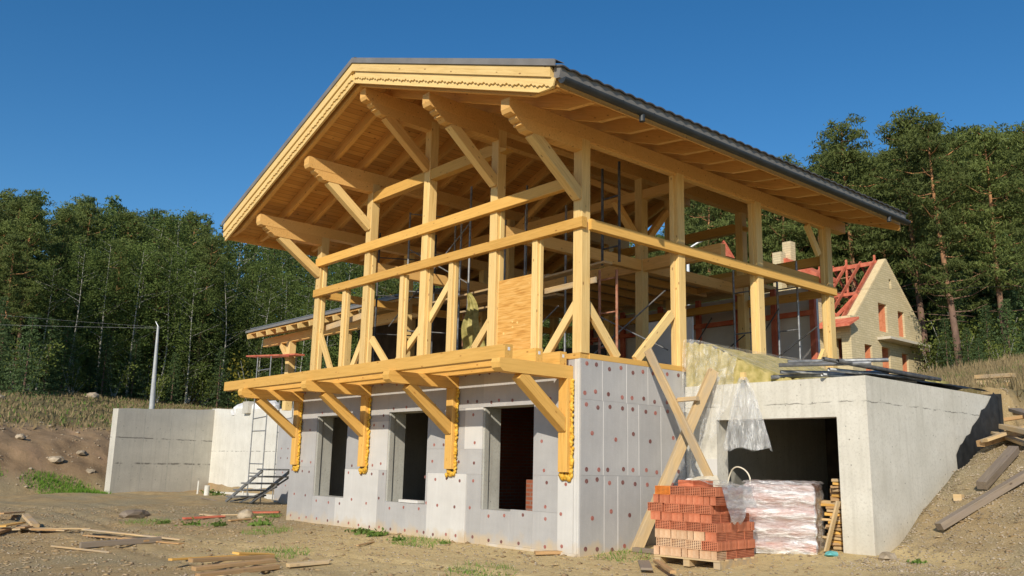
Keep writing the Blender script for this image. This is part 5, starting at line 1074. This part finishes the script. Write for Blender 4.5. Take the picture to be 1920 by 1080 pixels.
# ------------------------------------------------------------------ trees
def cards(C, w, h, up=.0, rs=None):
    rs = rs or rng; n = len(C); u = rs.normal(0, 1, (n, 3)); u[:, 2] += up; u /= np.linalg.norm(u, axis=1)[:, None]; v = np.cross(u, rs.normal(0, 1, (n, 3))); v /= np.linalg.norm(v, axis=1)[:, None]
    s = rs.uniform(.6, 1.3, n)[:, None]; u = u * h * s / 2; v = v * w * s / 2
    return np.stack([C - u, C + v, C + u, C - v], 1).reshape(-1, 3)
def tree_meshes(kind, seed):
    rs = np.random.default_rng(seed); tb = MB(); cl_ = []
    if kind == 'pine':
        Ht = 18; lean = rs.uniform(-.5, .5, 2); path = [Vector((lean[0] * t ** 1.5 + .15 * math.sin(t * 5 + seed), lean[1] * t ** 1.5, Ht * t)) for t in np.linspace(0, .97, 12)]
        tb.tube(path, [.24 * (1 - t * .85) + .02 for t in np.linspace(0, 1, 12)], 8); z0 = rs.uniform(.24, .38)
        for k in range(64):
            t = z0 + (1 - z0) * (k / 64) ** .9; p = path[min(11, int(t * 11))].lerp(path[min(11, int(t * 11) + 1)], 0); p = Vector((p.x, p.y, Ht * t)); a = k * 2.4 + rs.uniform(-.5, .5)
            prof = math.sin(min(1, (1 - t) / (1 - z0) * 1.35 + .12) * math.pi / 2) * (.72 + .28 * math.sin(t * 9)); L = (.35 + 3.1 * prof) * rs.uniform(.45, 1.15); sl2 = rs.uniform(-.05, .45)
            e = p + Vector((math.cos(a) * L, math.sin(a) * L, L * sl2)); mid = p.lerp(e, .5) - Vector((0, 0, .1 * L)); 
            if k % 2 == 0 or k < 12: tb.tube([p, mid, e], [.06, .04, .012], 4, cap=False)
            for f in np.linspace(.4, 1.0, 4): q = p.lerp(e, f); cl_.append((q.x + rs.normal(0, .3), q.y + rs.normal(0, .3), q.z + .1 + rs.normal(0, .22), rs.uniform(.30, .66), .42))
        for k in range(6):  # bare dead limbs below the crown
            t = rs.uniform(.2, z0); a = rs.uniform(0, 6.28); L = rs.uniform(.8, 2.2); p = Vector((0, 0, Ht * t)); tb.tube([p, p + Vector((math.cos(a) * L, math.sin(a) * L, rs.uniform(-.3, .5)))], [.035, .008], 4, cap=False)
        per, w, h, up, bk, lf = 62, .085, .34, .7, 'pbark', 'pine'
    elif kind == 'birch':
        Ht = 16; lean = rs.uniform(-.35, .35, 2); path = [Vector((lean[0] * t ** 1.3 + .22 * math.sin(t * 6 + seed), lean[1] * t ** 1.3, Ht * t)) for t in np.linspace(0, .97, 10)]
        tb.tube(path, [.10 * (1 - t) ** 1.6 + .015 for t in np.linspace(0, 1, 10)], 7)
        for k in range(60):
            t = .16 + .84 * k / 60; p = path[min(9, int(t * 9.3))]; p = Vector((p.x, p.y, Ht * t)); a = k * 2.4 + rs.uniform(-.6, .6); L = (.4 + 1.9 * math.sin(min(1, (1 - t) * 1.9 + .1) * math.pi / 2)) * rs.uniform(.6, 1.15)
            e = p + Vector((math.cos(a) * L, math.sin(a) * L, L * rs.uniform(.3, .9)))
            if k % 3 == 0: tb.tube([p, e], [.025, .008], 4, cap=False)
            for f in (.4, .7, 1.0): q = p.lerp(e, f); cl_.append((q.x + rs.normal(0, .3), q.y + rs.normal(0, .3), q.z - .25 + rs.normal(0, .3), rs.uniform(.28, .6), 1.35))
        per, w, h, up, bk, lf = 60, .10, .17, .5, 'bbark', 'birch'
    elif kind == 'spruce':
        Ht = 8; tb.tube([(0, 0, 0), (0, 0, Ht * .97)], [.11, .015], 6)
        for k in range(60):
            t = .06 + .93 * k / 60; a = k * 2.4; L = (1 - t) ** .85 * 1.9 * rs.uniform(.75, 1.1) + .1
            for f in np.linspace(.3, 1, 3): cl_.append((math.cos(a) * L * f, math.sin(a) * L * f, Ht * t - L * f * .22, .2 + .16 * (1 - t) + .1, .4))
        per, w, h, up, bk, lf = 40, .08, .26, .4, 'pbark', 'spruce'
    else:
        Ht = 3.2
        for k in range(9): a = rs.uniform(0, 6.28); L = rs.uniform(.3, 1.1); e = Vector((math.cos(a) * L, math.sin(a) * L, rs.uniform(1.2, 3.0))); tb.tube([(0, 0, 0), e], [.03, .008], 4, cap=False); cl_ += [(e.x * f + rs.normal(0, .2), e.y * f + rs.normal(0, .2), e.z * f, rs.uniform(.35, .6), .8) for f in (.5, .75, 1)]
        per, w, h, up, bk, lf = 60, .09, .15, 0, 'bbark', kind
    C = []
    for (x, y, z, r_, fl2) in cl_:
        n = max(8, int(per * (r_ / .6) ** 2)); d = rs.normal(0, 1, (n, 3)); d /= np.linalg.norm(d, axis=1)[:, None]; rr = r_ * (rs.uniform(.2, 1.0, n) + rs.exponential(.22, n))[:, None]; q = d * rr; q[:, 2] *= fl2; C.append(q + np.array([x, y, z]))
    C = np.vstack(C); V = cards(C, w, h, up, rs); F = np.arange(len(V)).reshape(-1, 4)
    cm = npmesh(kind + '_crown', V, F, [lf]); tm = tb.mesh(kind + '_trunk', bk); return tm, cm, Ht
TM = {k: [tree_meshes(k, 10 * i + s) for s in range(n)] for i, (k, n) in enumerate((('pine', 4), ('birch', 4), ('spruce', 2), ('bush', 2), ('yellow_leaf', 1)))}
NM = {'pine': ('pine_tree', 'tree'), 'birch': ('birch_tree', 'tree'), 'spruce': ('young_spruce', 'tree'), 'bush': ('bush', 'bush'), 'yellow_leaf': ('yellow_bush', 'bush')}
def plant(kind, x, y, H_, label, group=None, tilt=(0, 0), vi=None, zoff=0, wid=1):
    tm, cm, h0 = TM[kind][rng.integers(len(TM[kind])) if vi is None else vi]; s = H_ / h0; nm, cat = NM[kind]
    o = bpy.data.objects.new(nm, None); COL.objects.link(o)
    o.matrix_world = Matrix.Translation((x, y, tz(x, y) - .15 + zoff)) @ Matrix.Rotation(tilt[0], 4, 'X') @ Matrix.Rotation(tilt[1], 4, 'Y') @ Matrix.Rotation(rng.uniform(0, 6.28) if vi is None else 0, 4, 'Z') @ Matrix.Diagonal((s * wid, s * wid, s, 1))
    tag(o, label, cat, group)
    for nm2, me in (('trunk' if cat == 'tree' else 'stems', tm), ('crown', cm)): c = bpy.data.objects.new(nm2, me); COL.objects.link(c); c.parent = o
    return o
def at(px, d):   # bearing (in photo columns) and distance -> place
    dx, dy = CF.x + CR.x * (px - 960) / 1645.5, CF.y + CR.y * (px - 960) / 1645.5; return 9.828 + dx * d, -9.921 + dy * d
def hgt(row, px, d):
    x, y = at(px, d); return 1.353 + (845 - row) / 1645.5 * d * .995 - tz(x, y)
LFG, RFG = 'forest trees behind the left meadow', 'forest trees behind the brick house'
SKY_L = ([-120, 0, 40, 70, 100, 130, 150, 190, 225, 260, 300, 340, 380, 430, 520, 620, 760, 1000, 1300], [372, 366, 360, 350, 385, 360, 362, 352, 385, 372, 395, 378, 398, 408, 412, 420, 430, 440, 400])
def fd(px): return float(np.interp(px, [-150, 0, 200, 430, 700, 1300], [58, 62, 76, 86, 90, 80]))
for row, (off, kinds, step, top) in enumerate(((1.5, ('birch',), 62, 75), (6, ('birch', 'birch', 'pine'), 54, 35), (11, ('birch', 'pine'), 52, 10), (17, ('spruce', 'spruce', 'birch', 'pine'), 42, 3), (25, ('pine', 'spruce', 'spruce'), 38, -4), (36, ('pine', 'spruce'), 44, -4))):
    px = -130 + row * 17
    while px < 1290:
        d = fd(px) + off + rng.uniform(-1.5, 1.5); k = kinds[rng.integers(len(kinds))]
        if px < 110 and row < 3: k = 'pine' if rng.random() < .75 else k
        H_ = hgt(np.interp(px, *SKY_L) + top + rng.uniform(-12, 38) * (1 if k == 'pine' else (1.2 if k == 'birch' else .5)) - (16 if k == 'spruce' else 0), px, d); x, y = at(px, d)
        plant(k, x, y, max(8, min(24, H_)), {'pine': 'dark green pine standing in the left forest', 'spruce': 'tall pointed spruce standing in the left forest', 'birch': 'white stemmed birch standing in the left forest'}[k], LFG, (rng.normal(0, .018), rng.normal(0, .018)), None, 0, 1.25 if k == 'birch' else (.72 if k == 'spruce' else 1.0)); px += step * rng.uniform(.75, 1.25)
px = -110
while px < 760:
    d = fd(px) - rng.uniform(-1, 2.5); x, y = at(px, d); k = 'spruce' if rng.random() < .62 else 'bush'; H_ = rng.uniform(3.5, 6.5) if k == 'spruce' else rng.uniform(2.5, 4.5)
    plant(k, x, y, H_, 'young conifer at the foot of the left forest' if k == 'spruce' else 'leafy shrub at the foot of the left forest', 'undergrowth along the left forest edge', wid=1.15); px += rng.uniform(18, 34)
x, y = at(70, 56); plant('spruce', x, y, 5.5, 'bright young pine standing forward of the left forest', None, wid=1.2); x, y = at(10, 57); plant('spruce', x, y, 6.5, 'blue green young conifer at the left picture edge', None)
x, y = at(495, 60); plant('yellow_leaf', x, y, 4.5, 'yellowing shrub beside the scaffold tower', None)
for row, (off, step) in enumerate(((9, 34), (16, 36), (26, 40), (42, 44))):
    px = -140 + row * 9
    while px < 1270:
        d = fd(px) + off + rng.uniform(-2, 2); x, y = at(px, d)
        plant('spruce', x, y, rng.uniform(7.5, 11.5), 'shaded spruce between the trunks of the left forest', 'understorey of the left forest', wid=1.35); px += step * rng.uniform(.8, 1.2)
# right hand pines
SKY_R = ([1250, 1400, 1500, 1530, 1590, 1640, 1665, 1700, 1745, 1800, 1830, 1860, 1930, 2050], [330, 300, 300, 275, 232, 282, 285, 240, 205, 222, 240, 232, 232, 220])
for row, (off, step, top) in enumerate(((8, 62, 40), (14, 55, 22), (21, 50, 12), (30, 48, 4), (40, 52, 0))):
    px = 1270 + row * 19
    while px < 2080:
        d = 60 + off + rng.uniform(-2, 2); H_ = hgt(np.interp(px, *SKY_R) + top - 14 + rng.uniform(-14, 40), px, d) * 1.04; x, y = at(px, d)
        plant('pine', x, y, max(9, min(34, H_)), 'dark pine standing in the right forest', RFG, (rng.normal(0, .02), rng.normal(0, .02)), None, 0, 1.1); px += step * rng.uniform(.75, 1.25)
for (px, d, row, l, vi, tl) in ((1598, 64, 228, 'tall pine rising alone above the roof end', 0, (0, 0)), (1785, 57, 215, 'tall orange barked pine with a bare trunk right of the brick gable', 1, (.03, -.04)), (1725, 61, 205, 'broad crowned pine left of the bare trunked one', 2, (0, 0)), (1880, 56, 232, 'large pine near the right picture edge', 3, (0, 0)), (1960, 54, 225, 'pine cut by the right picture edge', 0, (0, 0)), (1330, 62, 330, 'pine seen between the first right side posts', 1, (0, 0)), (1480, 63, 300, 'pine standing behind the red roof wing', 2, (0, 0))):
    x, y = at(px, d); plant('pine', x, y, hgt(row - 24, px, d) * 1.06, l, None, tl, vi, 0, 1.0)
for i, (px, d, k, H_) in enumerate([(1740 + 13 * i, 58 + 3 * math.sin(i * 2.1), 'spruce' if i % 3 else 'bush', 3 + 2.2 * abs(math.sin(i * 1.3))) for i in range(17)] + [(1700 + 16 * i, 66 + 2 * math.sin(i), 'spruce', 8 + 3 * abs(math.sin(i * 1.7))) for i in range(18)]):
    x, y = at(px, d); plant(k, x, y, H_, 'young conifer under the right hand pines' if k == 'spruce' else 'leafy shrub under the right hand pines', 'undergrowth under the right pines', wid=1.1)
for row, (off, step) in enumerate(((12, 40), (24, 44))):
    px = 1260 + row * 15
    while px < 2060:
        d = 60 + off + rng.uniform(-2, 2); x, y = at(px, d)
        plant('spruce', x, y, rng.uniform(8, 12), 'shaded spruce between the trunks of the right forest', 'understorey of the right forest', wid=1.35); px += step * rng.uniform(.8, 1.2)
x, y = at(1825, 52); plant('spruce', x, y, 2.6, 'small bright blue green pine sapling in front of the right forest', None, wid=1.2)
x, y = at(1868, 53); plant('bush', x, y, 2.7, 'yellow green bush right of the small pine sapling', None)

for o in COL.objects:
    if o.parent is None and 'label' in o and 'kind' not in o: o['kind'] = 'thing'
